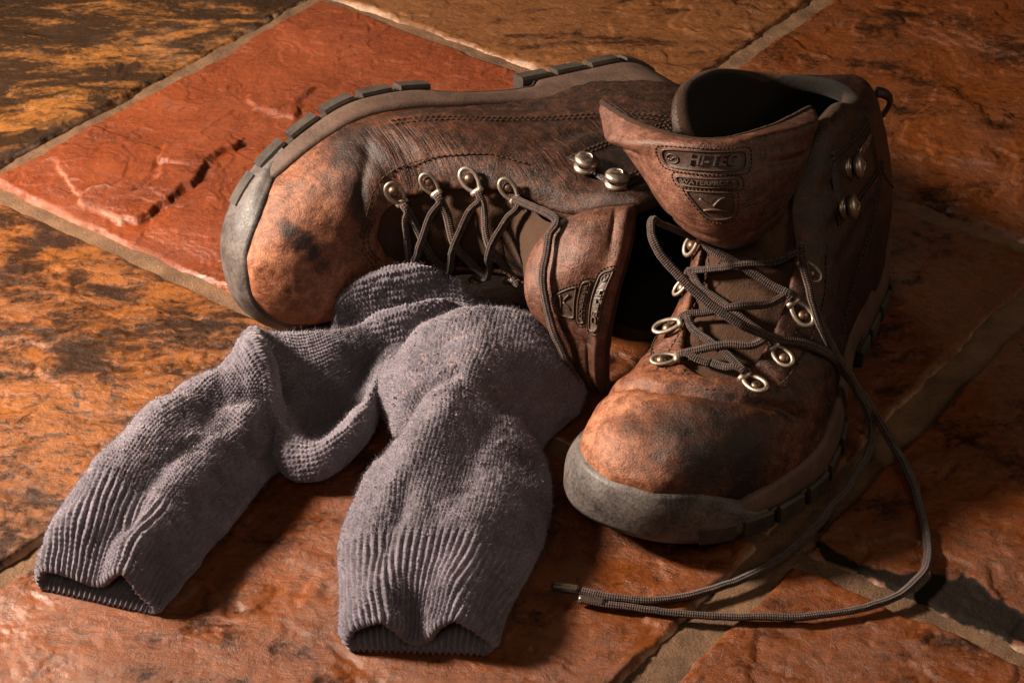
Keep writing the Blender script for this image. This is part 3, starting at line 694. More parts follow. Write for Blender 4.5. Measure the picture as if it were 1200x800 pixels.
def tongue(B, G, facing, seed, u0, v0, us, spin=0.0, puff=1.0):
    pd = Pad(G, facing); nv, nu = pd.nv, pd.nu
    u = np.linspace(0, 1, nu)[None]; v = np.linspace(0, 1, nv)[:, None]
    e = np.minimum(np.minimum(u, 1 - u) * 1.3, np.minimum(1 - v + 0 * u, v * .55 + 0 * u)); k = np.clip(e / .13, 0, 1)
    fh = .0066 * np.sqrt(np.clip(1 - (1 - k) ** 2, 0, 1)) + .0038 * np.exp(-((v - .86) / .08) ** 2) * np.clip(e / .1, 0, 1) ** .5 + .0016 * np.exp(-(((u - .12) / .08) ** 2)) * k + .0016 * np.exp(-(((u - .88) / .08) ** 2)) * k
    fh = fh + .0010 * fbm(pd.S * 55, 3, seed) * k - .0016 * np.exp(-((v - .72 - .05 * np.sin(u * 5)) / .025) ** 2) * k * sst(.18, .30, np.abs(u - .47)) - .0018 * np.exp(-((v - .26 - .10 * (u - .5) ** 2 - .03 * fbm(pd.S * 40, 2, seed + 5)) / .03) ** 2) * k - .0012 * np.exp(-((u - .10 - .08 * v) / .025) ** 2) * k * sst(.35, .6, v)
    bh = .0035 * np.sqrt(np.clip(1 - (1 - k) ** 2, 0, 1)) + .0008
    fh = fh * puff; pd.fh = fh
    Fr = pd.S + pd.N * (fh + .0006)[..., None]; Bk = pd.S - pd.N * bh[..., None]
    F = grid_faces(nv, nu); V = Fr.reshape(-1, 3)
    fn = np.cross(V[F[:, 1]] - V[F[:, 0]], V[F[:, 3]] - V[F[:, 0]])
    if np.mean((fn * pd.N.reshape(-1, 3)[F[:, 0]]).sum(1)) < 0: F = F[:, ::-1]
    wear = 0.42 + 0.30 * np.exp(-((u - .3) / .25) ** 2) + .15 * fbm(pd.S * 40, 3, seed + 2)
    tg = mk('tongue', V, F, M['tongue'], B.root, uv=np.stack(np.meshgrid(np.linspace(0, .05, nv), np.linspace(0, .09, nu), indexing='ij'), -1).reshape(-1, 2), attrs={'wear': wear.ravel(), 'scuff': np.zeros(nu * nv), 'flex': (.7 * np.exp(-((v - .35) / .2) ** 2) + 0 * u).ravel()})
    mk('tongue_lining', Bk.reshape(-1, 3), F[:, ::-1], M['collar'], tg)
    edge = np.vstack([pd.S[nv // 3:, 0], pd.S[-1, 1:], pd.S[::-1, -1][1:-(nv // 3)]]); edge = even(edge, step=.002)
    edge = edge + .0004 * fbm(edge * 300, 2, seed)[:, None]
    V, F2, _ = tube(edge, .0014, 8); mk('tongue_piping', V, F2, M['collar'], tg)
    # badge: three stacked plaques with raised rims, lettering and stitching
    Lu = np.linalg.norm(pd.at(u0 + .02, v0)[0] - pd.at(u0 - .02, v0)[0]) / .04; Lv = np.linalg.norm(pd.at(u0, v0 + .02)[0] - pd.at(u0, v0 - .02)[0]) / .04
    cs, sn = math.cos(spin), math.sin(spin)
    def pm(X, Y, h):
        X = np.asarray(X) * us; Y = np.asarray(Y) * us; X, Y = X * cs - Y * sn, X * sn + Y * cs
        uu = u0 + X / Lu; vv = v0 + Y / Lv; p, n = pd.at(uu, vv)
        a = np.clip(uu * (nu - 1), 0, nu - 1.001); b = np.clip(vv * (nv - 1), 0, nv - 1.001); i = a.astype(int); j = b.astype(int); fa = a - i; fb = b - j
        f = (fh[j, i]*(1-fa) + fh[j, i+1]*fa)*(1-fb) + (fh[j+1, i]*(1-fa) + fh[j+1, i+1]*fa)*fb
        return p + n * (f + .0006 + np.asarray(h))[..., None]
    def plaque(outl, parent, text=None, tsize=.004, tx=0.0):
        O = even(catmull(outl, 120, True), n=72, closed=True); c = O.mean(0)
        V = np.vstack([pm(*(c + (O - c) * k).T, np.full(72, h)) for k, h in ((1.0, -.0002), (.985, .0006), (.95, .0008), (.90, .0004), (.75, .0004), (.60, .0004), (.45, .0004), (.30, .0004), (.15, .0004), (.03, .0004))])
        F = grid_faces(10, 72, False, True)
        fn = np.cross(V[F[72*3+5][1]] - V[F[72*3+5][0]], V[F[72*3+5][3]] - V[F[72*3+5][0]])
        if fn @ np.asarray(facing) < 0: F = F[:, ::-1]
        pl = mk('plaque', V, F, M['badge'], parent)
        R_ = pm(*(c + (O - c) * .93).T, np.full(72, .0008)); V, F, _ = tube(R_, .00035, 6, True); mk('rim', V, F, M['letter'], pl)
        if text:
            Vt, Ft = text_mesh(text, tsize, .0006); W_ = pm(Vt[:, 0] + c[0] + tx, Vt[:, 1] + c[1], .0011 + Vt[:, 2])
            mk('lettering', W_, Ft, M['letter'], pl, smooth=False)
        # stitches round the plaque
        S_ = even(catmull(c + (O - c) * (1 + .0012 / np.abs(O - c).max(0)), 100, True), step=.0015, closed=True); mb = MB()
        for q in range(len(S_)):
            a = S_[q]; b = S_[(q + 1) % len(S_)]; m_ = a + (b - a) * .62
            Pq = pm(np.array([a[0], (a[0]+m_[0])/2, m_[0]]), np.array([a[1], (a[1]+m_[1])/2, m_[1]]), np.array([0, .0004, 0])); V, F, _ = tube(Pq, .0003, 5); mb.add(V, F)
        mb.build('stitching', M['thread'], pl)
        return pl, c
    pill = lambda w, h, y: [(-w, y), (-w * .96, y + h * .75), (-w * .8, y + h), (0, y + h), (w * .8, y + h), (w * .96, y + h * .75), (w, y), (w * .96, y - h * .75), (w * .8, y - h), (0, y - h), (-w * .8, y - h), (-w * .96, y - h * .75)]
    p1, c1 = plaque(pill(.0165, .0036, .0075), tg, 'HI-TEC', .0056, .0022)
    t = np.linspace(0, 2 * np.pi, 20, endpoint=False); R_ = pm(-.0118 + .0020 * np.cos(t), c1[1] + .0017 * np.sin(t), np.full(20, .0007)); V, F, _ = tube(R_, .00035, 6, True); mk('emblem', V, F, M['letter'], p1)
    R_ = pm(np.linspace(-.0134, -.0102, 8), c1[1] + .0006 * np.sin(np.linspace(-3, 3, 8)), np.full(8, .0007)); V, F, _ = tube(R_, .0003, 6); mk('emblem', V, F, M['letter'], p1)
    plaque(pill(.0125, .0022, -.0010), tg, 'WATERPROOF', .0030)
    p3, c3 = plaque([(-.0095, -.0055), (-.0080, -.0048), (0, -.0046), (.0080, -.0048), (.0095, -.0055), (.0088, -.0100), (.0070, -.0140), (.0045, -.0152), (0, -.0156), (-.0030, -.0150), (-.0055, -.0130), (-.0085, -.0085)], tg)
    for seg in ([(-.0045, -.0078), (-.0015, -.0098), (.0002, -.0104)], [(.0002, -.0104), (.0030, -.0078), (.0050, -.0070)], [(-.0040, -.0122), (0, -.0116), (.0045, -.0120)]):
        q = catmull(seg, 10); V, F, _ = tube(pm(q[:, 0], q[:, 1], np.full(10, .0007)), np.linspace(.0007, .0003, 10), 6); mk('emblem', V, F, M['letter'], p3)
    return pd, tg

def front(m):
    p, n, i, _ = FILL.find_nearest(Vector(m)); return np.array(p), unit(FN[FF[i]].mean(0))
def tongue_neck(B, pd, order, seed):
    """felt that carries on from the laced gusset up under the leather flap"""
    s0, s1, n, m = .052, .060, 40, 30; tm, hw = throat(s0); t = np.linspace(-1, 1, n) * order
    P0 = np.array([vamp(tm + k * (hw + .006), s0)[0] - vamp(tm + k * (hw + .006), s0)[1] * .0042 for k in t]); tm, hw = throat(s1)
    Pn = np.array([vamp(tm + k * (hw + .006), s1)[0] - vamp(tm + k * (hw + .006), s1)[1] * .0042 for k in t])
    P0 = B.w(P0); d0 = unit(B.w(Pn) - P0); u = np.linspace(.04, .96, n); P1, N1 = pd.at(u, np.full(n, .22)); P2, _ = pd.at(u, np.full(n, .10)); d1 = unit(P1 - P2); P1 = P1 + N1 * .0022
    L = np.linalg.norm(P1 - P0, axis=1)[:, None] * .45; f = np.linspace(0, 1, m)[:, None, None]
    V = (1-f)**3 * P0 + 3*(1-f)**2*f * (P0 + d0 * L) + 3*(1-f)*f*f * (P1 - d1 * L) + f**3 * P1
    V = V + N1[None] * (.0016 * fbm(V * np.array([90, 90, 160]), 3, seed) * np.sin(np.pi * f[..., 0]))[..., None]
    F = grid_faces(m, n); q = V.reshape(-1, 3); fn = np.cross(q[F[:, 1]] - q[F[:, 0]], q[F[:, 3]] - q[F[:, 0]])
    if np.mean(fn @ N1.mean(0)) < 0: F = F[:, ::-1]
    mk('tongue_neck', q, F, M['neck'], B.root)
RS = {1: [.000, .0185, .0395, .0590], -1: [-.001, .0165, .0360, .0550]}
RSS = {1: [-.009, .0110, .0340, .0540], -1: [-.009, .0120, .0340, .0540]}
def lacing(B, seed, loose_a, loose_b, RS, ro=.0068, sag=.003):
    """rings down both edges of the throat and a lace zigzagging between them"""
    pts = {}
    for s in (1, -1):
        for k, q in enumerate(RS[s]):
            tm, hw = throat(q); p, n = vamp(tm + s * (hw + (ro if s > 0 else .0062 - .0012 * k)), q); al = np.array([0, s, 0]) * .9 + np.array([.35, 0, -.45])
            ring_part(B, p, n, al, B.root, .90 + .06 * math.sin(k * 3 + s), .22 + .12 * math.sin(k * 2.1 + s)); rivet_part(B, p, n, unit(al - n * (al @ n)), B.root)
            a = unit(al - n * (al @ n)); pts[s, k] = (p + n * .0030 - a * .0036, n, a)
    def seg(c0, c1, bow):
        p0, n0, a0 = c0; p1, n1, a1 = c1; m = (p0 + p1) / 2
        q, n = front(m); o = q + n * bow
        return [p0 - a0 * .004 + n0 * .0006, (p0 * .7 + o * .3) * .5 + (p0 * .7 + p1 * .3) * .5 + n0 * .0015, o, (p1 * .7 + o * .3) * .5 + (p1 * .7 + p0 * .3) * .5 + n1 * .0015, p1 - a1 * .004 + n1 * .0006]
    def through(c): p, n, a = c; return [p - n * .0002, p + a * .0010 + n * .0004]
    A = seg(pts[-1, 0], pts[1, 0], .0005); mid = A[2]
    chA = [mid, A[3], A[4]] + through(pts[1, 0]); chB = [mid + np.array([.0002, -.0004, .0002]), A[1], A[0]] + through(pts[-1, 0])
    sa, sb = 1, -1
    for k in range(1, 4):
        for ch, s in ((chA, sa), (chB, sb)):
            g = seg(pts[s, k - 1], pts[-s, k], .0022 + (.0022 if s < 0 else .0002) + sag * (.5 + .5 * math.sin(k * 5 + seed))); ch += g + through(pts[-s, k])
        sa, sb = -sa, -sb
    ends = []
    for ch, lo_ in ((chA, loose_a), (chB, loose_b)):
        ch = B.w(np.array(ch)); ends.append(np.vstack([ch, np.array(lo_)]) if len(lo_) else ch)
    return ends, pts
def push_out(B, P, r):
    P = P.copy()
    for i in range(len(P)):
        q = B.l(P[i]); p, n, _, _ = FILL.find_nearest(Vector(q)); d = (q - np.array(p)) @ np.array(n)
        if d < r: P[i] = B.w(np.array(p) + np.array(n) * r)
    return P

def build_boot(B, seed, scuffs, wear_fn, hooks, toe=1.0):
    nrm = vnormals(UV_, UF); m_out = sst(-.0022, -.0008, fval); V = UV_ + nrm * (crease(UV_, nrm, seed, toe) * m_out)[:, None]
    wear = wear_fn(UV_, nrm); sc = np.zeros(len(V))
    for (c, r, am, ax) in scuffs:
        wq = UV_ + .0055 * np.stack([fbm(UV_ * 90, 4, 70 + q) for q in range(3)], 1) * (r / .010) ** .5
        d = (wq - np.array(c)) / (np.array(ax) * r); sc = np.maximum(sc, .80 * am * np.exp(-(d ** 2).sum(1)))
    xx, yy, zz = UV_.T; flex = np.maximum(np.exp(-((xx - .205 + .3 * np.abs(yy)) / .022) ** 2), .8 * np.exp(-((zz - .095) / .022) ** 2) * sst(.03, .06, xx) * sst(.16, .13, xx)) * sst(.03, .045, zz)
    fm = fval[UF].mean(1); zf = V[UF][:, :, 2].mean(1)
    for name, msk, mat in (('upper', fm > -.0036, 'leather'), ('lining', (fm <= -.0036) & ~((fm > -.0085) & (zf > .128)), 'lining'), ('collar', (fm <= -.0036) & (fm > -.0085) & (zf > .128), 'collar')):
        F = UF[msk]; used = np.unique(F); mp = np.full(len(V), -1); mp[used] = np.arange(len(used))
        B.mk(name, V[used], mp[F], M[mat], uv=UV_[used][:, :2], attrs={'wear': wear[used], 'scuff': sc[used], 'flex': flex[used]})
    P, nr = sole(B); bumper(B, P, nr); tongue_base(B, seed)
    # hook panel on the ankle, hooks, stitched seams, side tag, heel loop
    for s in (1, -1):
        sd = lambda x, z, s=s: side(x, z, s)
        pn = sheet(B, 'hook_panel', [(.060, .131), (.114, .138), (.124, .103), (.056, .093)], sd, M['leather_dark'], B.root, lift=.0010, edge=.03)
        for off in (0.0028, 0.0055):
            c = [(.060 + off, .132 - off), (.09, .1352 - off), (.114, .138 - off)]; q, n = surf_line(c, sd); stitches(B, 'stitching', q + n * .0012, n, M['thread'], pn)
            c = [(.056 + off, .096 + off), (.09, .0985 + off), (.122, .103 + off)]; q, n = surf_line(c, sd); stitches(B, 'stitching', q + n * .0012, n, M['thread'], pn)
            c = [(.060 + off, .132 - off), (.058 + off, .113), (.056 + off, .096 + off)]; q, n = surf_line(c, sd, 30); stitches(B, 'stitching', q + n * .0012, n, M['thread'], pn)
        for (x, z) in hooks:
            p, n = sd(x, z); hook_part(B, p + n * .0012, n, np.array([-1, 0, -.25]), B.root)
        q, n = surf_line([(.068, .122), (.077, .1225), (.086, .123)], sd, 20)
        V1, F1, _ = tube(q + n * .0010, .0034, 10, flat=.45, up=n[0]); tag = B.mk('side_tag', V1, F1, M['badge'], B.root)
        loop = np.array([q[k] + n[k] * .0022 + np.array([0, 0, dz]) for k, dz in [(0, .0022), (6, .0026), (13, .0026), (19, .0022), (19, -.0022), (13, -.0026), (6, -.0026), (0, -.0022)]])
        V1, F1, _ = tube(path(loop, .001, True), .0005, 6, True); B.mk('rim', V1, F1, M['hook'], tag)
        Vt, Ft = text_mesh('HI-TEC', .0042, .0003)
        c, nn = q[10], n[10]; ex = unit(q[12] - q[8]) * (-s); ez = np.cross(nn, ex)
        if ez[2] < 0: ez = -ez
        B.mk('lettering', c + nn * .0024 + Vt[:, :1] * ex * (1 if B.mir > 0 else -1) * 1.0 + Vt[:, 1:2] * ez + Vt[:, 2:] * nn, Ft, M['hook'], tag, smooth=False)
        # quarter seams
        q, n = surf_line([(.050, .100), (.080, .080), (.120, .064), (.160, .052), (.190, .043)], sd); stitches(B, 'stitching', q + n * .0004, n, M['thread'], B.root)
        q, n = surf_line([(.046, .097), (.078, .076), (.120, .060), (.160, .048), (.190, .039)], sd); stitches(B, 'stitching', q + n * .0004, n, M['thread'], B.root)
        q, n = surf_line([(.008, .060), (.030, .075), (.046, .090), (.050, .100)], sd); stitches(B, 'stitching', q + n * .0004, n, M['thread'], B.root)
        # facing seam beside the rings
        c = [(throat(q)[0] + s * (max(throat(q)[1], 0) + o), q) for q, o in ((-.023, .004), (-.020, .011), (-.008, .0165), (.015, .0175), (.04, .0165), (.06, .016))]
        q, n = surf_line(c, vamp); stitches(B, 'stitching', q + n * .0004, n, M['thread'], B.root)
    c = [(throat(0)[0] + t * .011, -.0195 + .005 * t * t) for t in (-1, -.5, 0, .5, 1)]
    for dz in (0, .0024):
        q, n = surf_line([(y, z - dz) for y, z in c], vamp); stitches(B, 'stitching', q + n * .0005, n, M['thread'], B.root)
    # heel pull loop
    p, n = hit((-.1, .012, .104), (1, 0, 0)); t = np.linspace(-1, 1, 9)
    lp = np.array([p + n * (.0100 * (1 - k * k) + .0005) + np.array([0, 0, .010 * k]) for k in t]); V1, F1, _ = tube(lp, .0030, 8, flat=.4, up=(0, 1, 0)); B.mk('pull_loop', V1, F1, M['leather_dark'])

TS = [[(0.0975,-0.0512,0.1015), (0.1006,-0.0630,0.1050), (0.1068,-0.0684,0.1060), (0.1145,-0.0653,0.1065), (0.1257,-0.0456,0.1030)],
      [(0.0768,-0.0431,0.1260), (0.0835,-0.0776,0.1320), (0.1010,-0.0908,0.1340), (0.1192,-0.0736,0.1310), (0.1348,-0.0391,0.1260)],
      [(0.0577,-0.0279,0.1460), (0.0706,-0.0693,0.1520), (0.0946,-0.0868,0.1540), (0.1201,-0.0716,0.1510), (0.1433,-0.0335,0.1430)],
      [(0.0435,-0.0194,0.1570), (0.0624,-0.0563,0.1640), (0.0920,-0.0718,0.1650), (0.1220,-0.0526,0.1610), (0.1465,-0.0200,0.1540)]]
TL = [[(0.0217,-0.0165,0.0850), (0.0096,-0.0230,0.0690), (0.0070,-0.0380,0.0552), (0.0175,-0.0430,0.0355), (0.0333,-0.0480,0.0120)],
      [(0.0432,-0.0190,0.0950), (0.0342,-0.0425,0.0822), (0.0300,-0.0505,0.0612), (0.0345,-0.0575,0.0380), (0.0416,-0.0605,0.0125)],
      [(0.0628,-0.0149,0.0950), (0.0592,-0.0363,0.0830), (0.0521,-0.0556,0.0650), (0.0481,-0.0646,0.0400), (0.0488,-0.0642,0.0120)]]

# --- the standing boot
def wear_stand(p, n):
    x, y, z = p.T
    w = .37 + .30 * sst(.185, .262, x) * (.35 + .65 * sst(.045, -.032, y)) + .16 * sst(.14, .19, x) * sst(.01, -.02, y) + .10 * sst(.012, .0, np.abs(np.abs(y - t_mid(z)) - t_half(x, z))) * sst(.06, .07, z)
    return w - .16 * sst(.02, .05, y) * sst(.2, .15, x) - .12 * sst(.17, .12, x)
stand = thing('hiking_boot', (0.115, -0.06, 0), 'worn brown leather hiking boot standing upright with loose laces trailing on the floor', 'boot', 'pair of hiking boots')
BS = Boot(stand, (0.185, 0.078, 0), (-.429, -.903, 0), (0, 0, 1), False)
build_boot(BS, 1, [((.258, .001, .058), .013, .55, (1, 1.2, 1.2)), ((.2632, .0188, .052), .011, .6, (1, 1, 1.5)), ((.2472, .0337, .046), .012, .6, (1, 1, 1.5)), ((.242, .0177, .060), .012, .5, (1, 1.2, 1)), ((.262, -.016, .056), .006, .5, (1, 2, 1.5)), ((.255, .034, .03), .012, .6, (1.6, 1, .8))], wear_stand, ((.116, .109), (.099, .122)))
pds, _ = tongue(BS, TS, (0, -1, .5), 11, .47, .64, .92, -.06); tongue_neck(BS, pds, 1, 31)
LA = [(0.0719, -0.0697, 0.118), (0.0673, -0.0698, 0.121), (0.0675, -0.0841, 0.116), (0.0751, -0.0919, 0.108), (0.0892, -0.101, 0.097), (0.1054, -0.108, 0.088), (0.1243, -0.1078, 0.078), (0.1443, -0.1014, 0.066), (0.1614, -0.0919, 0.048), (0.1758, -0.0833, 0.026), (0.1877, -0.0899, 0.008), (0.1962, -0.1227, 0.0024), (0.1977, -0.1681, 0.0024), (0.1907, -0.1927, 0.0024), (0.1724, -0.2106, 0.0024), (0.1398, -0.2211, 0.0024), (0.1087, -0.2222, 0.0024), (0.0778, -0.2199, 0.0024), (0.0546, -0.2153, 0.0024), (0.0306, -0.21, 0.0024)]
LB = [(0.1376, -0.0895, 0.118), (0.1381, -0.0929, 0.112), (0.1419, -0.1011, 0.098), (0.1476, -0.1043, 0.083), (0.1573, -0.0994, 0.062), (0.1695, -0.091, 0.038), (0.1804, -0.0845, 0.012), (0.1779, -0.1022, 0.0024), (0.1598, -0.136, 0.0024), (0.1377, -0.1681, 0.0024), (0.1155, -0.1897, 0.0024), (0.0906, -0.2035, 0.0024), (0.0666, -0.2106, 0.0024), (0.0471, -0.2083, 0.0024), (0.0315, -0.2035, 0.0024), (0.0182, -0.2011, 0.0024)]
ends, ringpts = lacing(BS, 2, LA, LB, RSS)
for ch in ends:
    P = path(ch, .0016); P = push_out(BS, P, .0025); P = catmull(even(P, step=.004), len(P)); P = P + .0011 * np.stack([fbm(P * 70, 3, 80 + q) for q in range(3)], 1) * np.array([1, 1, .25])
    V, F, uv = tube(P, .0023 * (1 + .10 * fbm(P * 90, 2, 5)), 10, flat=.72); lc = mk('lace', V, F, M['lace'], stand, uv=uv)
    e = P[-9:]; V, F, _ = tube(e, .0022, 10); mk('aglet', V + np.array([0, 0, .0002]), F, M['aglet'], lc)

# --- the boot lying on its side
def wear_lie(p, n):
    x, y, z = p.T
    return .37 + .30 * sst(.165, .255, x) + .14 * sst(.15, .2, x) * sst(.03, .0, y) - .08 * sst(.15, .10, x)
lie = thing('hiking_boot', (-0.03, 0.08, 0), 'worn brown leather hiking boot lying on its side behind the grey socks', 'boot', 'pair of hiking boots')
BL = Boot(lie, (0.085, 0.170, 0.050), (-.857, -.515, 0), (.507, -.844, .174), True)
build_boot(BL, 4, [((.2628, .0166, .0543), .0042, .9, (1, 1, 2)), ((.259, .010, .058), .0045, .95, (1, 1, 2)), ((.2545, .003, .061), .0045, .9, (1, 1, 2)), ((.250, -.004, .061), .005, .6, (1, 1, 2)), ((.225, .02, .06), .010, .5, (.6, 1.8, 2)), ((.215, .045, .04), .014, .5, (1, 1.5, 1.5))], wear_lie, ((.120, .115), (.113, .133)), .5)
pdl, _ = tongue(BL, TL, (-.2, -.8, .6), 21, .50, .66, .90, 0.0, .6)
tongue_neck(BL, pdl, -1, 41)
lo_ = [pdl.at(np.array(a), np.array(b)) for a, b in ((.06, .18), (.18, .26), (.35, .30), (.55, .32), (.75, .40), (.93, .50))]
loose = [p + n * .009 for p, n in lo_]
ends, rp = lacing(BL, 5, [], loose, RS, .003, sag=.006)
for ch in ends:
    P = path(ch, .0016); P = push_out(BL, P, .0022); P = catmull(even(P, step=.004), len(P)); P = P + .0011 * np.stack([fbm(P * 70, 3, 80 + q) for q in range(3)], 1) * np.array([1, 1, .25])
    V, F, uv = tube(P, .0023 * (1 + .10 * fbm(P * 90, 2, 5)), 10, flat=.72); mk('lace', V, F, M['lace'], lie, uv=uv)
# ------------------------------------------------------------------ socks
# stations: far edge on the floor, near edge on the floor, heights across
SOCK_A = [((-0.2193, -0.2002), (-0.1607, -0.2189), (0.015, 0.015, 0.013, 0.024, 0.012)),
    ((-0.2158, -0.1833), (-0.1545, -0.2061), (0.023, 0.028, 0.023, 0.033, 0.016)),
    ((-0.2072, -0.1538), (-0.1444, -0.1833), (0.028, 0.036, 0.034, 0.032, 0.016)),
    ((-0.1914, -0.1210), (-0.1340, -0.1602), (0.032, 0.042, 0.04, 0.034, 0.016)),
    ((-0.1720, -0.0914), (-0.1248, -0.1363), (0.032, 0.04, 0.036, 0.034, 0.016)),
    ((-0.1534, -0.0649), (-0.1184, -0.1230), (0.026, 0.038, 0.038, 0.034, 0.014)),
    ((-0.1371, -0.0427), (-0.1130, -0.1176), (0.038, 0.049, 0.046, 0.032, 0.014)),
    ((-0.1260, -0.0374), (-0.1069, -0.1257), (0.034, 0.036, 0.018, 0.016, 0.016)),
    ((-0.1119, -0.0351), (-0.0902, -0.1244), (0.034, 0.028, 0.01, 0.01, 0.02)),
    ((-0.0965, -0.0313), (-0.0728, -0.0970), (0.032, 0.028, 0.012, 0.012, 0.022)),
    ((-0.0790, -0.0220), (-0.0639, -0.0576), (0.026, 0.026, 0.018, 0.018, 0.022)),
    ((-0.0592, -0.0095), (-0.0486, -0.0282), (0.024, 0.024, 0.022, 0.022, 0.018)),
    ((-0.0389, -0.0016), (-0.0331, -0.0142), (0.018, 0.018, 0.016, 0.014, 0.012)),
    ((-0.0252, 0.0016), (-0.0219, -0.0048), (0.01, 0.01, 0.01, 0.01, 0.008))]
SOCK_A_FOOT = [((-0.0950, -0.0197), (-0.0928, -0.0259), (0.008, 0.012, 0.01, 0.01, 0.006)),
    ((-0.0918, -0.0064), (-0.0844, -0.0313), (0.027, 0.036, 0.012, 0.024, 0.014)),
    ((-0.0789, 0.0000), (-0.0680, -0.0351), (0.037, 0.046, 0.016, 0.034, 0.016)),
    ((-0.0616, 0.0032), (-0.0510, -0.0359), (0.042, 0.051, 0.018, 0.041, 0.02)),
    ((-0.0446, 0.0048), (-0.0359, -0.0313), (0.04, 0.048, 0.03, 0.041, 0.02)),
    ((-0.0267, 0.0032), (-0.0203, -0.0236), (0.03, 0.036, 0.032, 0.028, 0.014)),
    ((-0.0128, -0.0016), (-0.0105, -0.0127), (0.01, 0.012, 0.012, 0.01, 0.006))]
SOCK_B = [((-0.0750, -0.2417), (-0.0088, -0.2450), (0.015, 0.02, 0.008, 0.023, 0.015)),
    ((-0.0768, -0.2264), (-0.0054, -0.2293), (0.018, 0.026, 0.017, 0.028, 0.018)),
    ((-0.0792, -0.2002), (0.0016, -0.2061), (0.02, 0.028, 0.026, 0.028, 0.018)),
    ((-0.0793, -0.1728), (0.0121, -0.1790), (0.022, 0.03, 0.032, 0.031, 0.018)),
    ((-0.0726, -0.1474), (0.0169, -0.1474), (0.024, 0.034, 0.035, 0.032, 0.02)),
    ((-0.0606, -0.1210), (0.0168, -0.1210), (0.027, 0.04, 0.038, 0.034, 0.02)),
    ((-0.0599, -0.0970), (0.0180, -0.0970), (0.028, 0.042, 0.043, 0.037, 0.02)),
    ((-0.0652, -0.0758), (0.0322, -0.0758), (0.031, 0.044, 0.047, 0.041, 0.024)),
    ((-0.0661, -0.0576), (0.0369, -0.0613), (0.032, 0.046, 0.049, 0.043, 0.025)),
    ((-0.0588, -0.0427), (0.0364, -0.0479), (0.03, 0.046, 0.049, 0.043, 0.024)),
    ((-0.0457, -0.0328), (0.0321, -0.0404), (0.022, 0.034, 0.038, 0.032, 0.016)),
    ((-0.0315, -0.0282), (0.0224, -0.0344), (0.006, 0.01, 0.011, 0.01, 0.005))]
SOCK_B_FOOT = [((-0.0180, -0.0251), (-0.0135, -0.0313), (0.006, 0.008, 0.008, 0.007, 0.004)),
    ((-0.0127, -0.0142), (-0.0045, -0.0313), (0.016, 0.02, 0.02, 0.016, 0.01)),
    ((-0.0009, -0.0080), (0.0054, -0.0313), (0.02, 0.026, 0.026, 0.02, 0.012)),
    ((0.0128, -0.0095), (0.0171, -0.0313), (0.016, 0.022, 0.022, 0.016, 0.01)),
    ((0.0204, -0.0189), (0.0234, -0.0298), (0.005, 0.007, 0.007, 0.006, 0.003))]
ROLL_A = [(-0.0936, -0.0206, 0.0100), (-0.0853, -0.0317, 0.0200), (-0.0723, -0.0369, 0.0280), (-0.0599, -0.0348, 0.0330), (-0.0502, -0.0313, 0.0370), (-0.0434, -0.0235, 0.0370), (-0.0375, -0.0161, 0.0320)]
def wool(name, a, b, pink):
    m = NT(name); n = m.noise(1100, 4, 0.75); g = m.noise(40, 4, 0.6); k = m.attr('knit')
    c = m.mix(m.ramp(m.math('ADD', m.math('MULTIPLY', n, 0.6), m.math('MULTIPLY', g, 0.4)), [(0.34, 0.0), (0.66, 1.0)]), a, b)
    pk = m.math('MULTIPLY', m.ramp(m.noise(260, 3, 0.7), [(0.56, 0.0), (0.68, 1.0)]), m.math('MULTIPLY', m.attr('pill'), 0.85))
    c = m.mix(pk, c, pink)
    m.set(Base_Color=c, Roughness=0.95, Normal=m.bump(n, 0.8, 0.0009), Specular_IOR_Level=0.12)
    m.p.inputs['Sheen Weight'].default_value = 0.45; m.p.inputs['Sheen Roughness'].default_value = 0.45; m.p.inputs['Sheen Tint'].default_value = (0.9, 0.82, 0.82, 1)
    return m.m
M['wool'] = wool('grey_wool', (0.046, 0.041, 0.052), (0.225, 0.198, 0.240), (0.42, 0.28, 0.27))
def section(st):
    (ax, ay), (bx, by), h = st; a = np.array([ax, ay]); b = np.array([bx, by]); c = (a + b) / 2; d = (b - a) / 2
    h1, h2, h3, h4, h5 = h
    pr = [(-1.0, .5 * h1), (-.86, h1), (-.45, h2), (0, h3), (.45, h4), (.84, h5), (1.0, .5 * h5), (.86, .0005), (.45, 0), (0, 0), (-.45, 0), (-.86, .0005)]
    return np.array([(*(c + d * t), z) for t, z in pr])
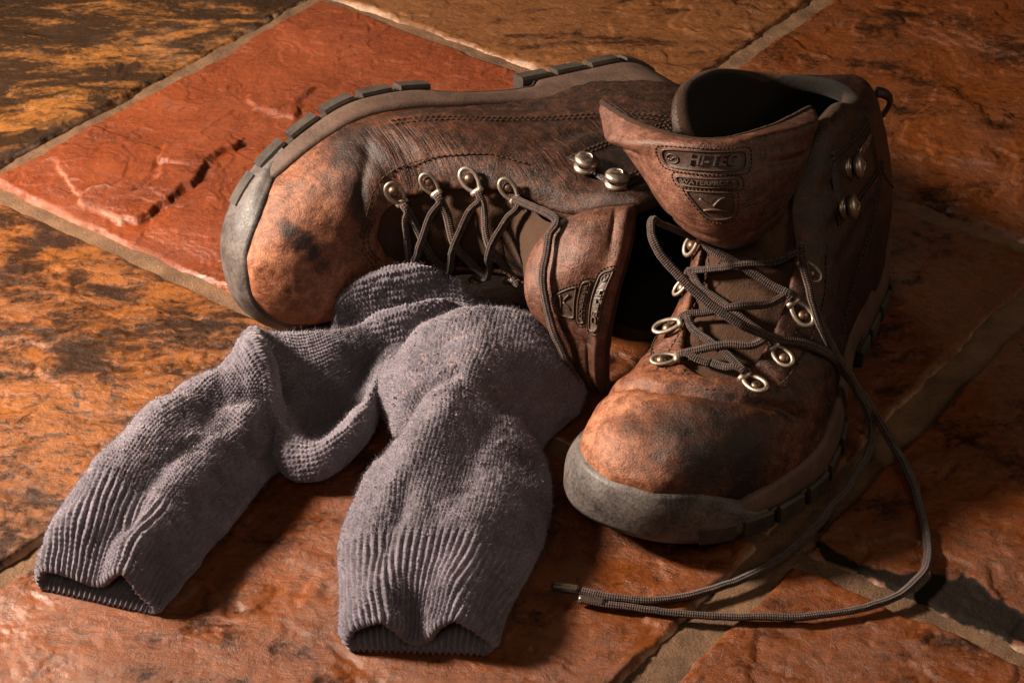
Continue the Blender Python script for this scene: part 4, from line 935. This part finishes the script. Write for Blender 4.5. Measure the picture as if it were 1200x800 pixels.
def knit_loft(stations, wales, seed, cuff=0.0, spw=5, rowh=.0019, spr=3.5, lump=.0022, folds=()):
    C = np.array([section(s) for s in stations])                       # stations, 12, 3
    cen = C.mean(1); L = np.linalg.norm(np.diff(cen, axis=0), axis=1).sum(); nv = int(L / rowh * spr); nu = wales * spw
    fine = np.stack([catmull(C[:, k], 400) for k in range(12)], 1)
    cf = fine.mean(1); s = np.r_[0, np.cumsum(np.linalg.norm(np.diff(cf, axis=0), axis=1))]; t = np.linspace(0, s[-1], nv)
    fine = np.stack([np.stack([np.interp(t, s, fine[:, k, q]) for q in range(3)], -1) for k in range(12)], 1)
    V = np.stack([even(catmull(fine[i], 160, True), n=nu, closed=True) for i in range(nv)], 0)
    V[..., 2] = np.maximum(V[..., 2], .0004)
    def normals(V):
        du = np.roll(V, -1, 1) - np.roll(V, 1, 1); dv = np.gradient(V, axis=0); N = unit(np.cross(dv, du))
        o = V - V.mean(1, keepdims=True)
        return N if np.mean((N * o).sum(-1)) > 0 else -N
    N = normals(V); top = sst(.003, .009, V[..., 2])
    V = V + N * (lump * 1.3 * fbm(V * 30, 3, seed) + lump * .6 * (.5 - 2 * np.abs(fbm(V * 34, 2, seed + 6))) + lump * .3 * fbm(V * 130, 3, seed + 1))[..., None] * top[..., None]
    for ln, dep, wd in folds:                                          # pressed creases (negative) and raised folds (positive)
        Q = even(catmull(ln, 40), n=60); Q2 = V[..., :2] + .004 * np.stack([fbm(V * 50, 2, seed + 20), fbm(V * 50, 2, seed + 21)], -1)
        d2 = np.min(((Q2[..., None, :] - Q[::2]) ** 2).sum(-1), axis=-1)
        V = V + N * (dep * np.exp(-d2 / wd ** 2) * top)[..., None]
    N = normals(V)
    a = (np.arange(nu) / spw)[None]; b = (t / rowh)[:, None]
    wob = .25 * fbm(V * 60, 2, seed + 2)
    fa = (a + wob * .6) % 1.0
    kn = (.60 + .40 * np.cos(2 * np.pi * (b + wob + .8 * np.abs(2 * fa - 1)))) * (.30 + .70 * np.abs(np.sin(np.pi * fa)) ** .75)
    kn = kn * (.72 + .7 * np.clip(.5 + fbm(V * 420, 2, seed + 11), 0, 1))
    rib = .5 + .5 * np.cos(np.pi * (a + wob * .3)); rb = np.cos(2 * np.pi * (b + wob + .4 * np.cos(np.pi * a))) * .22
    w = sst(cuff + .006, cuff - .006, t + 0.0)[:, None] if cuff > 0 else np.zeros((nv, 1))
    d = (1 - w) * 0.0015 * kn + w * (.0017 * (rib ** .8 + rb * rib)) + .0003 * fbm(V * 700, 2, seed + 4)
    V = V + N * (d * np.maximum(top, w))[..., None]; V[..., 2] = np.maximum(V[..., 2], .0004 + w * .0022 * (rib - .2) * (V[..., 2] < .004))
    return V, N, t, kn
def knit_faces(nv, nu): return grid_faces(nv, nu, False, True)
def fuzz(Vs, Ns, n, seed, ln=(.0012, .0035), r=.00005):
    rg = np.random.default_rng(seed); V = Vs.reshape(-1, 3); N = Ns.reshape(-1, 3); ok = np.nonzero(V[:, 2] > .006)[0]
    i = rg.choice(ok, n); p = V[i]; nn = N[i]; l = rg.uniform(*ln, n)[:, None]
    d = unit(nn + rg.normal(0, .75, (n, 3))); e = unit(d + rg.normal(0, .7, (n, 3))); sd = unit(np.cross(d, rg.normal(0, 1, (n, 3)))) * r
    m = p + d * l * .5; q = m + e * l * .5
    VV = np.stack([p - sd, p + sd, m - sd * .8, m + sd * .8, q - sd * .3, q + sd * .3], 1).reshape(-1, 3); k = np.arange(n)[:, None] * 6
    F = np.vstack([k + np.array([0, 1, 3, 2]), k + np.array([2, 3, 5, 4])]); return VV, F
def pills(V, N, pill, n, seed):
    rg = np.random.default_rng(seed); P = V.reshape(-1, 3); Q = N.reshape(-1, 3); w = pill.ravel() * (P[:, 2] > .012); w = w / w.sum(); i = rg.choice(len(P), n, p=w); mb = MB()
    for k in i:
        r = rg.uniform(.0003, .0007); c = P[k] + Q[k] * r * .6
        a = rg.normal(0, 1, (6, 3)) * .25; oc = np.array([(1, 0, 0), (-1, 0, 0), (0, 1, 0), (0, -1, 0), (0, 0, 1), (0, 0, -1)]) + a
        oc = oc * np.array([1, 1, .8]) + unit(rg.normal(0, 1, 3)) * (oc @ unit(rg.normal(0, 1, 3)))[:, None] * .9
        mb.add(c + oc * r, [(0, 2, 4), (2, 1, 4), (1, 3, 4), (3, 0, 4), (2, 0, 5), (1, 2, 5), (3, 1, 5), (0, 3, 5)])
    return mb
def flip_ok(V, F, N):
    f = F[len(F) // 2]; return F if np.cross(V[f[1]] - V[f[0]], V[f[3]] - V[f[0]]) @ N.reshape(-1, 3)[f[0]] > 0 else F[:, ::-1]
def sock(loc, label, stations, foot, wales, seed, cuff, pill_fn, roll=None, folds=()):
    o = thing('sock', loc, label, 'sock', 'pair of grey wool socks')
    V, N, t, kn = knit_loft(stations, wales, seed, cuff, folds=folds); nv, nu = V.shape[:2]; pill = pill_fn(V)
    # close the far end
    kc = int(np.searchsorted(t, cuff)); nin = int(np.searchsorted(t, .045))
    inner = (V - N * .0042)[:nin:2]; inner[..., 2] = np.maximum(inner[..., 2], .0034 + .0016 * (.5 + .5 * np.cos(np.pi * (np.arange(nu) / 5)))[None]); inner = inner[::-1]
    rim = np.stack([V[0] - N[0] * (.0042 * (1 - q)) + unit(V[0] - V[3]) * (.0026 * math.sin(math.pi * q)) for q in (.15, .4, .65, .88)], 0); rim[..., 2] = np.maximum(rim[..., 2], .0006)
    VC = np.concatenate([inner, rim, V[:kc + 1]], 0); n_ = VC.shape[0]
    F = knit_faces(n_, nu); NC = np.concatenate([N[:nin:2][::-1], np.repeat(N[:1], 4, 0), N[:kc + 1]], 0); F = flip_ok(VC.reshape(-1, 3), F, -NC) if False else F
    fo = knit_faces(nv, nu); fo2 = flip_ok(V.reshape(-1, 3), fo, N); fl = fo2 is not fo
    if fl: F = F[:, ::-1]
    z0 = np.zeros(VC.shape[:2])
    mk('cuff', VC.reshape(-1, 3), F, M['wool'], o, attrs={'knit': z0.ravel(), 'pill': z0.ravel()})
    VL = V[kc:]; F = knit_faces(nv - kc, nu); F = F[:, ::-1] if fl else F
    capv = VL[-1].mean(0); VV = np.vstack([VL.reshape(-1, 3), capv]); base = (nv - kc - 1) * nu; k = np.arange(nu)
    capf = np.stack([base + k, base + (k + 1) % nu, np.full(nu, len(VV) - 1), np.full(nu, len(VV) - 1)], 1)
    leg = mk('leg', VL.reshape(-1, 3), F, M['wool'], o, attrs={'knit': kn[kc:].ravel(), 'pill': pill[kc:].ravel()})
    VF, NF, tf, kf = knit_loft(foot, max(24, wales // 2), seed + 50); F = flip_ok(VF.reshape(-1, 3), knit_faces(*VF.shape[:2]), NF)
    ft = mk('foot', VF.reshape(-1, 3), F, M['wool'], o, attrs={'knit': kf.ravel(), 'pill': .4 * pill_fn(VF).ravel()})
    fz = [fuzz(V, N, 48000, seed), fuzz(VF, NF, 9000, seed + 1)]
    if roll is not None:
        P = path(roll, .0012); r = .0052 * np.clip(np.sin(np.linspace(.08, 3.06, len(P))), 0, 1) ** .7; TV, TF, uv = tube(P, r, 60, caps=False); A = TV.reshape(len(P), 60, 3); NN = unit(A - P[:, None])
        fa = (np.arange(60) / 4 % 1)[None]; b = (np.arange(len(P)) * .0012 / .0019)[:, None]
        A = A + NN * (.0012 * fbm(A * 60, 3, 9) + .0016 * (.5 + .5 * np.cos(2 * np.pi * (b + .75 * np.abs(2 * fa - 1)))))[..., None]
        mk('fold', A.reshape(-1, 3), TF, M['wool'], o, attrs={'knit': np.zeros(A.shape[0] * 60), 'pill': np.zeros(A.shape[0] * 60)}); fz.append(fuzz(A, NN, 2500, seed + 3))
    n0 = 0; VV = []; FF_ = []
    for a, b in fz: VV.append(a); FF_.append(b + n0); n0 += len(a)
    f = mk('fuzz', np.vstack(VV), np.vstack(FF_), M['wool'], o, smooth=False, attrs={'knit': np.zeros(n0), 'pill': np.zeros(n0)}); f['kind'] = 'stuff'
    mb = pills(V, N, pill, 420, seed + 7); f = mb.build('pilling', M['pill'], o); f['kind'] = 'stuff'
    return o
M['pill'] = cloth('wool_pill', (0.15, 0.12, 0.13), (0.32, 0.24, 0.24), 900, 0.5)
sock((-0.16, -0.14, 0), 'crumpled grey wool sock reaching towards the toe of the lying boot', SOCK_A, SOCK_A_FOOT, 112, 3, .044,
     lambda V: .10 + .5 * np.exp(-(((V[..., 0] + .165) / .05) ** 2 + ((V[..., 1] + .13) / .06) ** 2)),
     folds=[([(-.178, -.188), (-.165, -.155), (-.140, -.115)], -.0045, .0065), ([(-.168, -.100), (-.145, -.104), (-.120, -.100)], -.0035, .006), ([(-.190, -.150), (-.172, -.120), (-.150, -.085)], .0035, .009), ([(-.128, -.075), (-.115, -.095), (-.110, -.115)], .004, .007), ([(-.150, -.130), (-.130, -.112)], .003, .007)])
sock((-0.03, -0.15, 0), 'grey wool sock lying straight between the crumpled sock and the standing boot', SOCK_B, SOCK_B_FOOT, 116, 8, .050,
     lambda V: .15 + .9 * np.exp(-(((V[..., 0] + .02) / .035) ** 2 + ((V[..., 1] + .085) / .05) ** 2)),
     folds=[([(-.050, -.160), (-.034, -.115), (-.014, -.075)], .0045, .011), ([(-.022, -.165), (-.010, -.120), (.004, -.090)], -.0035, .009), ([(-.062, -.110), (-.040, -.098), (-.028, -.096)], -.0055, .006), ([(.024, -.108), (.006, -.100), (-.006, -.100)], -.0055, .006), ([(-.045, -.045), (-.010, -.040), (.022, -.048)], .003, .008), ([(-.058, -.200), (-.050, -.165)], -.003, .006)])
